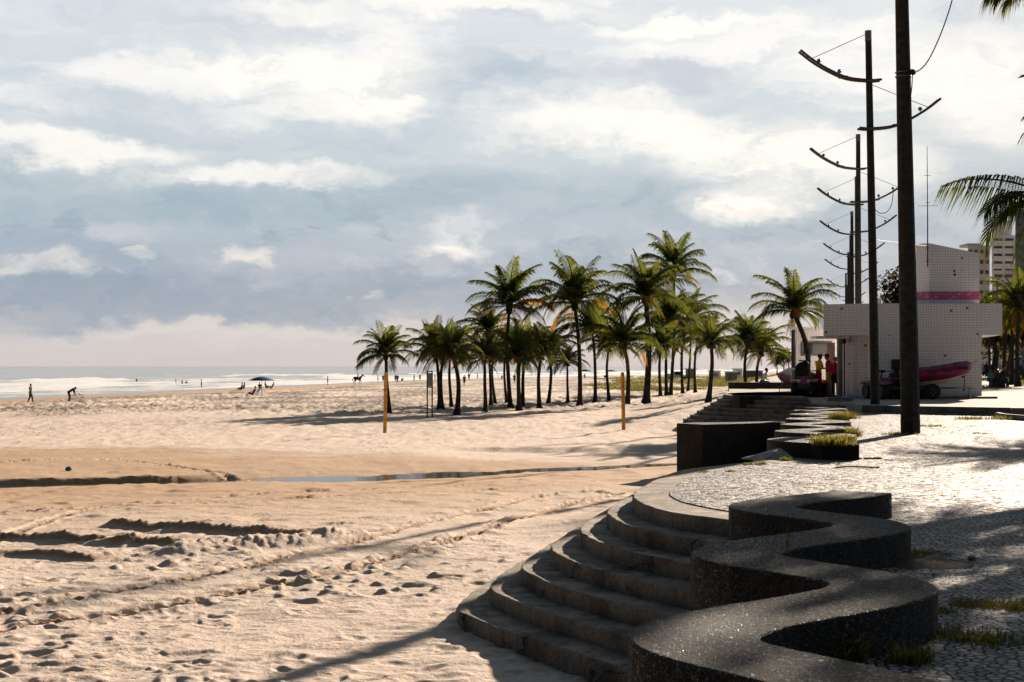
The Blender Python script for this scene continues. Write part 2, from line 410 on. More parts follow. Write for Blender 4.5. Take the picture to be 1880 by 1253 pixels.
def make_tile(name, a, joint, dirt_shade, size=.104, paint=None):
    m, t, b = mat0(name); uvn = t.n('ShaderNodeUVMap').outputs[0]; co = t.obj()
    sp = t.n('ShaderNodeSeparateXYZ', {0: uvn})
    def line(s):
        f = t.m('FRACT', t.m('DIVIDE', s, size)); return t.m('MINIMUM', f, t.m('SUBTRACT', 1, f))
    g = t.m('MINIMUM', line(sp.outputs[0]), line(sp.outputs[1]))
    tile = t.ss(g, .03, .065)
    cell = t.n('ShaderNodeTexWhiteNoise', {'Vector': t.vm('FLOOR', t.vm('SCALE', uvn))}, noise_dimensions='3D')
    cell.inputs['Vector'].links[0].from_node.inputs[0].links[0].from_node.inputs['Scale'].default_value = 1/size
    n = t.noise(co, .8, 5, .6)
    st = t.noise(t.vm('MULTIPLY', co, (3, 3, .35)), 1, 5, .6)
    c = t.mix(t.m('MULTIPLY', cell.outputs['Value'], .35), a, dirt_shade)
    c = t.mix(t.ss(n, .4, .75, 0, .4), c, dirt_shade); c = t.mix(t.ss(st, .52, .75, 0, .35), c, dirt_shade)
    if paint:
        c = t.mix(t.ss(t.noise(co, 6, 4, .7), .55, .68, 0, .55), c, paint)
        c = t.mix(t.ss(cell.outputs['Value'], .80, .95, 0, .5), c, paint)
    c = t.mix(t.ss(cell.outputs['Value'], .9935, .995), c, (.16,.15,.14))
    c = t.mix(tile, joint, c)
    t.set(b.inputs['Base Color'], c); b.inputs['Roughness'].default_value = .28; b.inputs['Specular IOR Level'].default_value = .5
    t.set(b.inputs['Normal'], t.bump(t.m('ADD', tile, t.m('MULTIPLY', cell.outputs['Value'], .3)), .3, .004)); return m
M_TILE = make_tile('white glazed tile', (.82,.80,.81), (.27,.255,.25), (.66,.63,.63))
M_PINK = make_tile('pink painted tile', (.66,.09,.25), (.22,.05,.09), (.55,.10,.24), .104, (.78,.50,.56))

def make_leaf(name, g, tr, y, yt):
    m, t, b = mat0(name); m.node_tree.nodes.remove(b); out = m.node_tree.nodes['Material Output']
    tn = t.attr('tint'); n = t.noise(t.obj(), 1.3, 3, .6)
    oi = t.n('ShaderNodeObjectInfo').outputs['Random']
    k = t.m('ADD', tn, t.m('MULTIPLY', t.m('SUBTRACT', n, .5), .25), 0, True)
    dk = t.ss(oi, 0, 1, .75, 1.2)
    c1 = t.mix(k, g, y); c2 = t.mix(k, tr, yt)
    c1s = t.n('ShaderNodeVectorMath', operation='SCALE'); t.set(c1s.inputs[0], c1); t.set(c1s.inputs['Scale'], dk)
    df = t.n('ShaderNodeBsdfDiffuse', {'Color': c1s.outputs[0]}).outputs[0]
    tl = t.n('ShaderNodeBsdfTranslucent', {'Color': c2}).outputs[0]
    gl = t.n('ShaderNodeBsdfGlossy', {'Color': (1,1,1), 'Roughness': .55}).outputs[0]
    a = t.n('ShaderNodeMixShader', {0: .42, 1: df, 2: tl}).outputs[0]
    fr = t.n('ShaderNodeFresnel', {'IOR': 1.35}).outputs[0]
    a = t.n('ShaderNodeMixShader', {0: t.m('MULTIPLY', fr, .03), 1: a, 2: gl}).outputs[0]
    t.set(out.inputs['Surface'], a); return m
M_LEAF = make_leaf('palm leaf', (.018,.036,.010), (.085,.120,.016), (.20,.11,.02), (.48,.24,.025))
M_GRASS = make_leaf('grass blade', (.035,.05,.010), (.11,.125,.015), (.12,.085,.02), (.30,.21,.035))
M_DUNE = make_leaf('dune plant', (.05,.062,.014), (.11,.115,.016), (.12,.095,.03), (.20,.16,.03))
M_BUSH = make_leaf('broad leaf', (.014,.02,.008), (.03,.032,.006), (.07,.045,.015), (.12,.07,.015))
M_TRUNK = mat('palm trunk bark', (.038,.032,.026), .9, .15, 0, .45, 5, .02, 18)
M_BARK = mat('tree bark', (.06,.05,.04), .9, .15, 0, .4, 5, .02, 18)
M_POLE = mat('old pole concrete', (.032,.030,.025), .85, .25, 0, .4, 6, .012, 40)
M_RAIL = mat('arm timber', (.10,.075,.055), .8, .25, 0, .4, 8, .005, 40)
M_STEEL = mat('grey steel', (.16,.16,.16), .45, .5, .6, .2, 6)
M_BLACK = mat('black rubber', (.018,.018,.019), .75, .3, 0, .3, 8)
M_DARK = mat('dark metal', (.03,.032,.034), .5, .4, .3, .3, 6)
M_RED = mat('red plastic', (.17,.004,.055), .35, .5, 0, .2, 3)
M_REDT = mat('red tube fabric', (.18,.004,.06), .5, .4, 0, .25, 3)
M_WHITE = mat('white paint', (.72,.71,.69), .45, .5, 0, .1, 3)
M_CREAM = mat('cream hull', (.62,.55,.42), .45, .5, 0, .15, 3)
M_GLASS = mat('dark window glass', (.012,.013,.014), .12, .6, 0, .2, 2)
M_YEL = mat('yellow paint', (.62,.30,.02), .55, .4, 0, .2, 4)
M_YELP = mat('worn yellow post paint', (.60,.27,.03), .6, .4, 0, .35, 7)
M_GREENM = mat('dark green metal', (.03,.045,.04), .5, .4, .2, .25, 6)
M_LAMP = mat('blue floodlight', (.05,.17,.32), .4, .5, 0, .2, 6)
M_LENS = mat('clear lamp glass', (.75,.75,.72), .1, .7, 0, .05, 3)
# ================================================================ terrain
SEA_Z, CREEK_Z = -2.25, -1.60
SHORE = [at(-150,745,SEA_Z)]+[at(px,py,SEA_Z) for px,py in ((0,733),(140,727),(280,721),(440,713.5),(560,708),(650,704),(830,697),(1000,693),(1130,690),(1300,687))]
SHORE = [(-75,-100),(-72,60)]+SHORE[1:]+[(300,1400),(1500,4500),(9000,22000)]
SY = np.array([p[1] for p in SHORE]); SX = np.array([p[0] for p in SHORE])
def shore_s(X, Y):
    xw = np.interp(Y, SY, SX); m = (np.interp(Y+5, SY, SX)-np.interp(Y-5, SY, SX))/10
    return (X-xw)/np.sqrt(1+m*m)
CK = [(-26,35.6),(-13,36.9),(-9.1,38.0),(-6.7,38.6),(-3.4,38.9),(-1.5,40.2),(-.1,41.3),(2.0,42.7),(4.0,43.9),(6.5,45.5),(9,47)]
CKX = np.array([p[0] for p in CK]); CKY = np.array([p[1] for p in CK])
def q_line(X, Y): return X-(8.86+.225*(Y-31.6))
def zbase(X, Y):
    X = np.asarray(X, float); Y = np.asarray(Y, float)
    s = shore_s(X, Y); q = q_line(X, Y)
    z = np.where(s > 0, SEA_Z+.95*(1-np.exp(-np.maximum(s, 0)/30)), SEA_Z+s*.02)
    z = z+.17*sst(42, 20, Y)
    z = z+.35*sst(-26, -9, q)*sst(50, 85, Y)+.75*sst(-14, -6, q)*sst(58, 74, Y)+.35*sst(150, 260, Y)*sst(-40, -15, q)
    # creek
    t = Y-np.interp(X, CKX, CKY)
    hw = np.interp(X, [-26,-10,-6,-3,0,4,9], [.3,.2,.3,.5,.25,.12,.12])
    near = np.maximum(-t-hw, 0); far = np.maximum(t-hw, 0)
    Lf = np.interp(X, [-26,-9.3,-7.4,-4,2,6], [.14,.16,1.6,8,6.0,4.5]); Ln = 5.0
    wn = np.minimum(near/Ln, 1)**.38; wf = np.minimum(far/Lf, 1)**np.interp(X, [-9,-5], [.5,.50])
    w = np.where(t < 0, wn, wf)
    cut = np.interp(X, [-12,-7], [-.28,0])
    bed = -1.74
    top = z-.06*sst(16, 6, np.maximum(t, 0))*(t > 0)*sst(-3,-9,X)
    zz = bed+(top-bed)*w
    on = (np.abs(t) < 12) & (Y < 62) & (X < 12)
    z = np.where(on, np.minimum(z, zz), z)
    # old terrace beyond the creek: a step in the dry sand
    ye = 50.3+.35*perlin(X*.8, Y*0+3.1, 5)+.5*perlin(X*.25, Y*0, 6)
    low = sst(-3.2, -.6, X)*sst(40, 43, Y-0*X)*sst(.25, -.25, Y-ye)
    z = np.where((t > 0) & (Y < 52), z*(1-low)+np.minimum(z, -1.53)*low, z)
    # drifts against the pavement corner
    for gx, gy, h, rx, ry in ((3.0,25.2,.72,.75,1.2),(4.4,24.6,.85,.7,.8),(2.0,24.2,.25,1.2,1.2)):
        z = z+h*np.exp(-((X-gx)/rx)**2-((Y-gy)/ry)**2)
    # keep the beach under the paved terraces
    z = np.where((q > -2.2) & (Y > 36), np.minimum(z, -.6), z)
    return z
def ground_at(px, py):
    d = np.concatenate([np.arange(8, 120, .05), np.arange(120, 900, .5)])
    X = (px-CX)*d/F; rz = EYE-(py-HY)*d/F
    k = np.argmax(rz <= zbase(X, d)); return float(X[k]), float(d[k]), float(zbase(X[k], d[k]))

def seg_dist(X, Y, poly):
    best = np.full(X.shape, 1e9); arc = np.zeros(X.shape); sgn = np.zeros(X.shape); acc = 0
    for (x0,y0),(x1,y1) in zip(poly[:-1], poly[1:]):
        dx, dy = x1-x0, y1-y0; L = math.hypot(dx, dy)
        t = np.clip(((X-x0)*dx+(Y-y0)*dy)/(L*L), 0, 1)
        ex = X-x0-t*dx; ey = Y-y0-t*dy; d = np.hypot(ex, ey)
        m = d < best
        best = np.where(m, d, best); arc = np.where(m, acc+t*L, arc); sgn = np.where(m, (dx*ey-dy*ex)/L, sgn); acc += L
    return best, arc, sgn, acc
def img_path(pts, z):
    p = [Vector((*at(x, y, z), 0)) for x, y in pts]
    return [(v.x, v.y) for v in spline(p, 6)]

def make_sand_mesh():
    tf = np.linspace(-.43, .13, 560)
    tl = -.43-np.cumsum(np.geomspace(.002, .6, 34)); tr = .13+np.cumsum(np.geomspace(.0015, .6, 40))
    T = np.concatenate([tl[::-1], tf, tr])
    y1 = 1/np.linspace(1/8.0, 1/70.0, 860); y2 = 1/np.linspace(1/70.0, 1/420.0, 170)[1:]
    y0 = np.array([-120,-60,-30,-15,-8,-4,0,3,5,6,7,7.6]); y3 = np.geomspace(420, 30000, 40)[1:]
    Yr = np.concatenate([y0, y1, y2, y3])
    X = T[None,:]*np.maximum(Yr, 8)[:,None]; Y = np.repeat(Yr[:,None], len(T), 1)
    z = zbase(X, Y); s = shore_s(X, Y)
    nearw = sst(62, 30, Y)
    fine = sst(30, 16, Y)
    patch = sst(-.35, .45, fbm(X/3.5, Y/4.5, 2, 19))
    z += (.016*fbm(X/.8, Y/.95, 3, 1)+.006*perlin(X/.24, Y/.2, 9)*fine)*nearw*sst(0,6,s)
    z += nearw*(.13*np.maximum(0, perlin(X/.72, Y/.36, 15)-.34)*(.25+.75*patch)*(.45+.55*sst(9, 16, Y))+.11*np.maximum(0, perlin(X/.26, Y/.2, 16)-.34)*patch*fine+.05*np.maximum(0, perlin(X/.9, Y/.9, 17)-.2))
    z += .007*fine*perlin(X/.9, Y/.16+.6*perlin(X/1.5, Y/1.5, 3), 18)
    z += .012*np.maximum(0, perlin(X/.45, Y/.5, 14))**1.2*3*sst(24, 12, Y)*sst(.1,.5,perlin(X/3, Y/3, 8)+.3)
    z += .035*perlin(X/2.6, Y/3.3, 21)*sst(5, 9, Y)*sst(0, 10, s)
    # trampled dry sand further out
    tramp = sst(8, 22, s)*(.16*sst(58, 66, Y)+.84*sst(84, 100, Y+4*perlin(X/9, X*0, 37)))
    z += tramp*(.15*fbm(X/.8, Y/1.6, 3, 31)+.10*np.abs(perlin(X/.5, Y/1.1, 33)))*sst(420, 150, Y)
    dry = sst(46, 56, Y)*sst(100, 70, Y)
    z += dry*.035*fbm(X/.7, Y/1.6, 3, 41)*sst(20, 34, s)
    flat = Y.copy()
    def sub(poly, r):
        xs = [p[0] for p in poly]; ys = [p[1] for p in poly]
        j = np.where((Yr > min(ys)-r) & (Yr < max(ys)+r))[0]
        return slice(j[0], j[-1]+1)
    wet = np.zeros_like(z)
    # tyre tracks of the beach patrol
    TR = [img_path([(-160,1160),(67,1110),(246,1079),(380,1055),(491,1029),(670,988),(840,944),(905,928),(975,908),(1012,901)], -1.2),
          img_path([(-120,1185),(67,1146),(268,1116),(402,1093),(514,1071),(648,1042),(760,1012),(850,985),(960,948),(1047,920),(1133,903),(1090,894)], -1.2),
          img_path([(-60,948),(150,934),(330,920),(480,906),(640,899),(760,893),(900,884)], -1.3),
          img_path([(-60,1020),(160,938),(400,924),(700,908),(900,898),(1080,882)], -1.3),
          img_path([(-40,846),(150,842),(300,852),(420,870),(470,881)], -1.45)]
    for k, p in enumerate(TR):
        sl = sub(p, .6); d, arc, sg, tot = seg_dist(X[sl], Y[sl], p)
        a = [1,1,.6,.6,.8][k]; wv = .6+.4*perlin(arc/1.7, arc*0+k, 3)
        hw = .13
        band = sst(hw+.05, hw-.04, d); rim = np.exp(-((d-hw-.07)/.06)**2)
        tread = np.cos(2*np.pi*(arc/.21+np.abs(sg)/.16))*.5+.5
        z[sl] += a*wv*(-.11*band+.10*band*tread+.075*rim*(.6+.8*perlin(arc/.3, sg*6, 7)))
        wet[sl] = np.maximum(wet[sl], .75*band*a)
    # raked-up ridges of clotted wet sand, coloured extra dark for their backlit shade
    RG = [([(170,955),(300,962),(430,969),(520,978),(600,985)], .17, .26, 1.15), ([(-80,975),(60,980),(200,988),(330,995),(380,999)], .16, .27, 1.15),
          ([(-80,1003),(60,1009),(170,1019),(260,1016)], .12, .2, 1.15), ([(255,1015),(370,1003),(470,995),(560,988),(640,977),(700,972)], .20, .40, .0)]
    for pts, h, wd, we in RG:
        p = img_path(pts, -1.15); sl = sub(p, 1.0); d, arc, sg, tot = seg_dist(X[sl], Y[sl], p)
        ends = sst(0, .8, arc)*sst(0, .8, tot-arc)
        lump = .72+.20*fbm(X[sl]/.30, Y[sl]/.42, 3, 51)+.28*np.abs(perlin(X[sl]/.13, Y[sl]/.2, 55))+.22*perlin(arc/.8, sg*0, 52)
        pr = sst(wd*1.25, .0, d)*ends
        z[sl] += h*pr*np.maximum(lump, .1)
        wet[sl] = np.maximum(wet[sl], we*sst(.1, .5, pr))
    # footprints, hoof marks and wind scoops
    npnt = 1700
    fy = 1/rng.uniform(1/46, 1/8.5, npnt); fx = rng.uniform(-.40, .10, npnt)*fy
    cl = perlin(fx/2.2, fy/2.6, 61); keep = (cl > -.15) | (rng.random(npnt) < .3)
    for x, y in zip(fx[keep], fy[keep]):
        r = rng.uniform(.04, .11); dp = rng.uniform(.005, .017)*min(1, r/.08); an = rng.uniform(0, 3.1)
        j0, j1 = np.searchsorted(Yr, [y-3*r, y+3*r]); i0, i1 = np.searchsorted(T, [(x-3*r)/y, (x+3*r)/y])
        if j1-j0 < 2 or i1-i0 < 2: continue
        ex = X[j0:j1,i0:i1]-x; ey = Y[j0:j1,i0:i1]-y
        a = ex*math.cos(an)+ey*math.sin(an); b = -ex*math.sin(an)+ey*math.cos(an)
        rr = np.sqrt((a/r)**2+(b/(r*1.7))**2)
        z[j0:j1,i0:i1] += dp*(-np.exp(-rr**2*1.6)+.75*np.exp(-((rr-1.25)/.42)**2))
    # damp sand: creek flats, creek banks, the wash
    t = Y-np.interp(X, CKX, CKY)
    edge = np.interp(X, [-30,-13,-7,-3,1,6], [52,51.5,48.5,46.8,46,45.2])+1.2*perlin(X/2.2, Y/2.2, 71)
    w1 = sst(1.8, -2.4, Y-edge+.8*fbm(X/5, Y/1.2, 3, 76))*(.86+.2*perlin(X/4, Y/1.6, 77))*(t > -.6)*sst(0, .5, t+.6)
    w2 = (.95*sst(-20, -4, t+1.5*fbm(X/4, Y/2.5, 3, 75)))*(t <= 0.2)
    w2 = np.maximum(w2, .42*sst(-9, -1, t)*sst(-1,-8,X)*(t <= .2))
    sn = s+3.0*fbm(X/14, Y/30, 3, 73)
    w3 = sst(30, 14, sn)*sst(60, 66, Y)*.9+.50*sst(7, 1, s)*sst(60,70,Y)
    wet = np.clip(np.maximum.reduce([wet, w1*(Y < 62), w2*(Y < 62), w3]), 0, 1.4)
    wet = np.where(X > 12, wet*sst(40,60,Y), wet)
    nr, nc = z.shape
    me = bpy.data.meshes.new('beach_sand')
    co = np.stack([X, Y, z], -1).reshape(-1, 3).astype(np.float32)
    idx = np.arange(nr*nc).reshape(nr, nc)
    qd = np.stack([idx[:-1,:-1], idx[:-1,1:], idx[1:,1:], idx[1:,:-1]], -1).reshape(-1, 4).astype(np.int32)
    me.vertices.add(len(co)); me.vertices.foreach_set('co', co.ravel())
    me.loops.add(qd.size); me.loops.foreach_set('vertex_index', qd.ravel())
    me.polygons.add(len(qd)); me.polygons.foreach_set('loop_start', np.arange(0, qd.size, 4, dtype=np.int32))
    me.polygons.foreach_set('use_smooth', np.ones(len(qd), bool))
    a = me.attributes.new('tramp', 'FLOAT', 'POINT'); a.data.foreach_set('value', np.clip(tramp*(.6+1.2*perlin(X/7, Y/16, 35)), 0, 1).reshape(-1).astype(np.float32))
    a = me.attributes.new('wet', 'FLOAT', 'POINT'); a.data.foreach_set('value', wet.reshape(-1).astype(np.float32))
    me.update(); me.validate()
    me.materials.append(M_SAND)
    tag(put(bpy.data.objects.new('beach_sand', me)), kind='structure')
make_sand_mesh()

# ---------------------------------------------------------------- water
def make_sea():
    m, t, b = mat0('sea water'); co = t.obj(); s = t.attr('offshore'); fo = t.attr('foam')
    sp = t.n('ShaderNodeSeparateXYZ', {0: co})
    v1 = t.n('ShaderNodeCombineXYZ', {0: t.m('MULTIPLY', sp.outputs[0], .05), 1: t.m('MULTIPLY', sp.outputs[1], .02)}).outputs[0]
    n1 = t.noise(v1, 1, 8, .65, .4)
    n2 = t.noise(t.vm('MULTIPLY', co, (.28, .10, 1)), 1, 7, .65, .3)
    cover = t.m('ADD', fo, t.m('ADD', t.m('MULTIPLY', t.m('SUBTRACT', n1, .5), 1.5), t.m('MULTIPLY', t.m('SUBTRACT', n2, .5), 1.4)))
    f = t.ss(cover, .40, .84)
    far = t.ss(s, 250, 1500)
    deep = t.mix(t.ss(n1, .35, .65), (.20,.21,.212), (.30,.31,.31))
    t.set(b.inputs['Base Color'], t.mix(f, deep, (.46,.475,.49)))
    t.set(b.inputs['Roughness'], t.ss(f, 0, 1, .24, .9)); b.inputs['IOR'].default_value = 1.33
    b.inputs['Specular IOR Level'].default_value = .5
    h = t.m('ADD', t.m('MULTIPLY', n2, .8), t.m('MULTIPLY', t.noise(t.vm('MULTIPLY', co, (.9, .45, 1)), 1, 5, .6), .35))
    t.set(b.inputs['Normal'], t.bump(h, .6, .5))
    T = np.concatenate([np.linspace(-2.5, -.45, 24)[:-1], np.linspace(-.45, .36, 420)])
    Yr = np.concatenate([np.linspace(40, 95, 10)[:-1], 1/np.linspace(1/95.0, 1/2500.0, 260), np.geomspace(2500, 60000, 24)[1:]])
    X = T[None,:]*Yr[:,None]; Y = np.repeat(Yr[:,None], len(T), 1); s_ = -shore_s(X, Y)
    # rollers that run in towards the beach
    foam = np.zeros_like(s_); z = np.zeros_like(s_)
    wob = 5*fbm(X/60, Y/110, 3, 91)
    for k, (o, h, wd, st) in enumerate(((10,.12,4,.5),(24,.28,6,.75),(42,.4,7,.8),(64,.55,8,.85),(92,.7,9,.8),(128,.8,10,.7),(175,.9,12,.55))):
        g = s_-o+wob+3*perlin(Y/40, X*0+k, 92)
        on = sst(-.35+.10*max(0,k-2), .15+.07*max(0,k-2), perlin(X/45+k*3.1, Y/95+k*1.7, 93+k)+.5*perlin(X/14+k, Y/60+k, 103+k))
        z += h*np.exp(-(g/wd*2)**2)*on*(.8+.5*perlin(X/8, Y/14, 97))
        foam = np.maximum(foam, st*on*sst(wd*.5, 0, g)*sst(-wd*2.6, 0, g))
    foam += .62*sst(230, 15, s_+55*fbm(X/55, Y/160, 3, 111))*sst(-2, 5, s_)
    foam *= sst(1.0, 5.0, s_)*.9+.1
    fade = sst(0, 12, s_)
    zz = SEA_Z+z*fade+.12*fbm(X/14, Y/20, 3, 99)*fade*sst(3000, 400, Y)
    nr, nc = zz.shape; idx = np.arange(nr*nc).reshape(nr, nc)
    qd = np.stack([idx[:-1,:-1], idx[:-1,1:], idx[1:,1:], idx[1:,:-1]], -1).reshape(-1, 4)
    keep = (s_.reshape(-1)[qd] > -14).any(1); qd = qd[keep]
    used = np.unique(qd); rm = np.full(nr*nc, -1); rm[used] = np.arange(len(used)); qd = rm[qd]
    co_ = np.stack([X, Y, zz], -1).reshape(-1, 3)[used]
    me = bpy.data.meshes.new('sea_water'); me.from_pydata(co_.tolist(), [], qd.tolist())
    for nm, ar in (('offshore', s_), ('foam', foam)):
        a = me.attributes.new(nm, 'FLOAT', 'POINT'); a.data.foreach_set('value', ar.reshape(-1)[used].astype(np.float32))
    me.polygons.foreach_set('use_smooth', [True]*len(me.polygons)); me.materials.append(m); me.update()
    tag(put(bpy.data.objects.new('sea_water', me)), kind='structure')
make_sea()
def make_creek():
    m, t, b = mat0('creek water'); co = t.obj()
    b.inputs['Base Color'].default_value = (.05,.042,.032,1); b.inputs['Roughness'].default_value = .06; b.inputs['IOR'].default_value = 1.33
    t.set(b.inputs['Normal'], t.bump(t.noise(t.vm('MULTIPLY', co, (2, 4, 1)), 1, 4, .6), .15, .03))
    k = MB(); n = len(CK)
    k.add([(x, y-6, CREEK_Z) for x, y in CK]+[(x, y+6, CREEK_Z) for x, y in CK], [(i, i+1, n+i+1, n+i) for i in range(n-1)])
    tag(k.build('creek_water', m), kind='structure')
make_creek()

# ================================================================ paving, steps, walls
R1 = [(4.6,10.2),(2.9,12.6),(2.11,13.9),(1.61,14.7),(1.40,15.9),(1.52,17.3),(2.27,20.1),(2.93,21.3),(4.1,22.8)]
R7 = [(2.9,8.3),(1.8,10.3),(1.14,11.5),(.30,12.98),(-.32,14.1),(-.56,15.15),(.05,18.0),(.9,20.2),(2.6,22.6)]
def ring(k): return [(a[0]+(b[0]-a[0])*k/6, a[1]+(b[1]-a[1])*k/6) for a, b in zip(R1, R7)]
def curve2(pts, n=8): return [(v.x, v.y) for v in spline([Vector((x, y, 0)) for x, y in pts], n)]
def fan(label, dx, dy, z0, group):
    t = thing('curved_stairs', label, 'stairs', (dx+2, dy+16, z0), 0, group)
    for k in range(7):
        c = curve2(ring(k), 26)
        c = [(x+.014*float(fbm(x*5+k*9, y*5, 3, 81))-.03*max(0, float(perlin(x*2.3+k*5, y*2.3, 82))-.42), y+.014*float(fbm(x*5+k*7+40, y*5, 3, 83))) for x, y in c]
        poly = c+[(5.4-.13*k, 22.4-.11*k), (6.3-.1*k, 17-.07*k), (6.0-.12*k, 10.4-.1*k)]
        b = MB().prism([(x-2, y-16) for x, y in poly], -1.75-.01*k, -.17*k)
        b.build('step', M_STEP, t, bevel=.02, angle=50)
    return t
fan('wide concrete fan of seven curved steps in the foreground, running down to the sand', 0, 0, 0, 'curved beach stairs')
fan('distant curved steps seen end-on, left of the far dark retaining wall', 8.0, 46.7, .25, 'curved beach stairs')

c1 = curve2([(2.6,12.3),(2.75,13.6),(2.12,14.9),(1.85,15.9),(1.93,17.2),(2.6,19.85),(3.2,20.95),(4.3,22.4)])
near_poly = [(-1.2,-8),(.4,3),(1.2,6.4),(1.85,8.8),(2.42,11.2)]+c1+[(4.5,24),(5.2,28),(6.2,33),(7.4,38.2),(8.9,44.5),(10.6,50),(12.0,57),(16,57),(20,46),(70,46),(70,-8)]
tag(MB().prism(near_poly, -1.7, .012).build('stone_pavement', M_COBBLE, smooth=False), kind='structure')
plat = [(9.5,60),(12.2,60.4),(11.55,50),(11.3,45.35),(14.95,42.75),(24,41.2),(420,41),(420,900),(230,900),(66,330),(26.5,150),(12.5,82),(11.0,72),(9.9,66)]
tag(MB().prism(plat, -1.7, .25).build('raised_pavement', M_PLAT, smooth=False), kind='structure')
# kerb with its dark face, and the thin strip at its foot
kb = MB(); P = [(11.15,45.32),(14.95,42.6),(15.1,42.9),(11.35,45.55)]
kb.prism(P, -.1, .262); kb.prism([(11.1,45.1),(14.9,42.4),(14.98,42.55),(11.16,45.25)], -.1, .05)
tag(kb.build('kerb', M_CURB, smooth=False, bevel=.015), 'long dark stone kerb edging the raised pavement behind the nearest tall pole', 'kerb')
kb = MB(); kb.tube([(x, y, .06) for x, y in curve2([(14.2,41.6),(14.0,40.2),(14.3,38.4),(15.5,37.2),(17.5,36.8),(20,37)])], .11, 6)
tag(kb.build('kerb', M_CURB), 'low curved kerb round the grass bed at the right edge', 'kerb')

def wave(axis0, slope, y_ref, ph, per, y0, y1, amp=.45, w0=.30, n=120):
    L, Rr = [], []
    def c(y): return axis0+slope*(y-y_ref)+max(0, 8.3-y)*.012-amp*math.cos(2*math.pi*((y if y > 9.6 else 9.6-(9.6-y)*1.1)-ph)/per)
    for i in range(n+1):
        y = y0+(y1-y0)*i/n; dx = (c(y+.01)-c(y-.01))/.02; k = math.hypot(dx, 1)
        w = w0
        L.append((c(y)-w/k, y+w*dx/k)); Rr.append((c(y)+w/k, y-w*dx/k))
    P = L+Rr[::-1]
    return [(x+.009*float(fbm(x*6, y*6, 3, 85)), y+.009*float(fbm(x*6+50, y*6, 3, 86))) for x, y in P]
b = MB().prism(wave(2.16, .232, 10.35, 12.72, 3.2, 2.6, 14.15, .47), -.05, .255).build('wavy_bench', M_BENCH, bevel=.014, angle=50)
tag(b, 'dark low wavy concrete bench snaking through the right foreground beside the steps', 'bench', 'wavy benches')
b = MB().prism([(.0,3),(.85,6.4),(1.5,8.8),(2.05,11.2),(2.45,12.6),(2.9,12.6),(2.4,10.8),(1.3,6.2),(.5,3)], -1.7, -.01).build('retaining_wall', M_WALL, smooth=False)
tag(b, 'dark wall under the near wavy bench where the curved steps end', 'wall', 'retaining walls')
b = MB().prism(wave(4.80, .225, 22.8, 24.1, 3.2, 22.6, 46.2, .47, .3, 240), -1.5, .262).build('wavy_bench', M_BENCH, bevel=.014, angle=50)
tag(b, 'distant wavy bench seen end-on as stacked slabs, grass growing over it', 'bench', 'wavy benches')
b = MB().prism([(4.29,37.1),(4.86,36.3),(6.0,37.0),(8.2,38.4),(8.0,39.0),(5.7,37.8),(4.9,37.7)], -1.7, .015).build('retaining_wall', M_WALL, bevel=.02, smooth=False)
tag(b, 'near black-stained retaining wall with chamfered corner beyond the curved steps', 'wall', 'retaining walls')
b = MB().prism([(9.35,60.25),(9.55,59.7),(12.25,60.1),(12.4,60.6),(9.6,60.45)], -1.7, .262).build('retaining_wall', M_WALL, bevel=.02, smooth=False)
tag(b, 'far stained retaining wall under the quad bike terrace', 'wall', 'retaining walls')
# low planter wall where the man in white sits
b = MB().prism([(12.25,80.6),(12.5,79.6),(17.5,79.2),(17.5,81.2),(12.8,81.4)], -1.0, .60).build('planter_wall', M_WALL, bevel=.02, smooth=False)
tag(b, 'low concrete planter wall under the two small palms', 'wall')
b = MB().prism([(13.35,78.3),(16.4,78.1),(16.4,79.15),(13.35,79.35)], -1.0, .23).build('concrete_seat', M_WALL, bevel=.02, smooth=False)
tag(b, 'lower concrete ledge in front of the planter wall', 'bench')
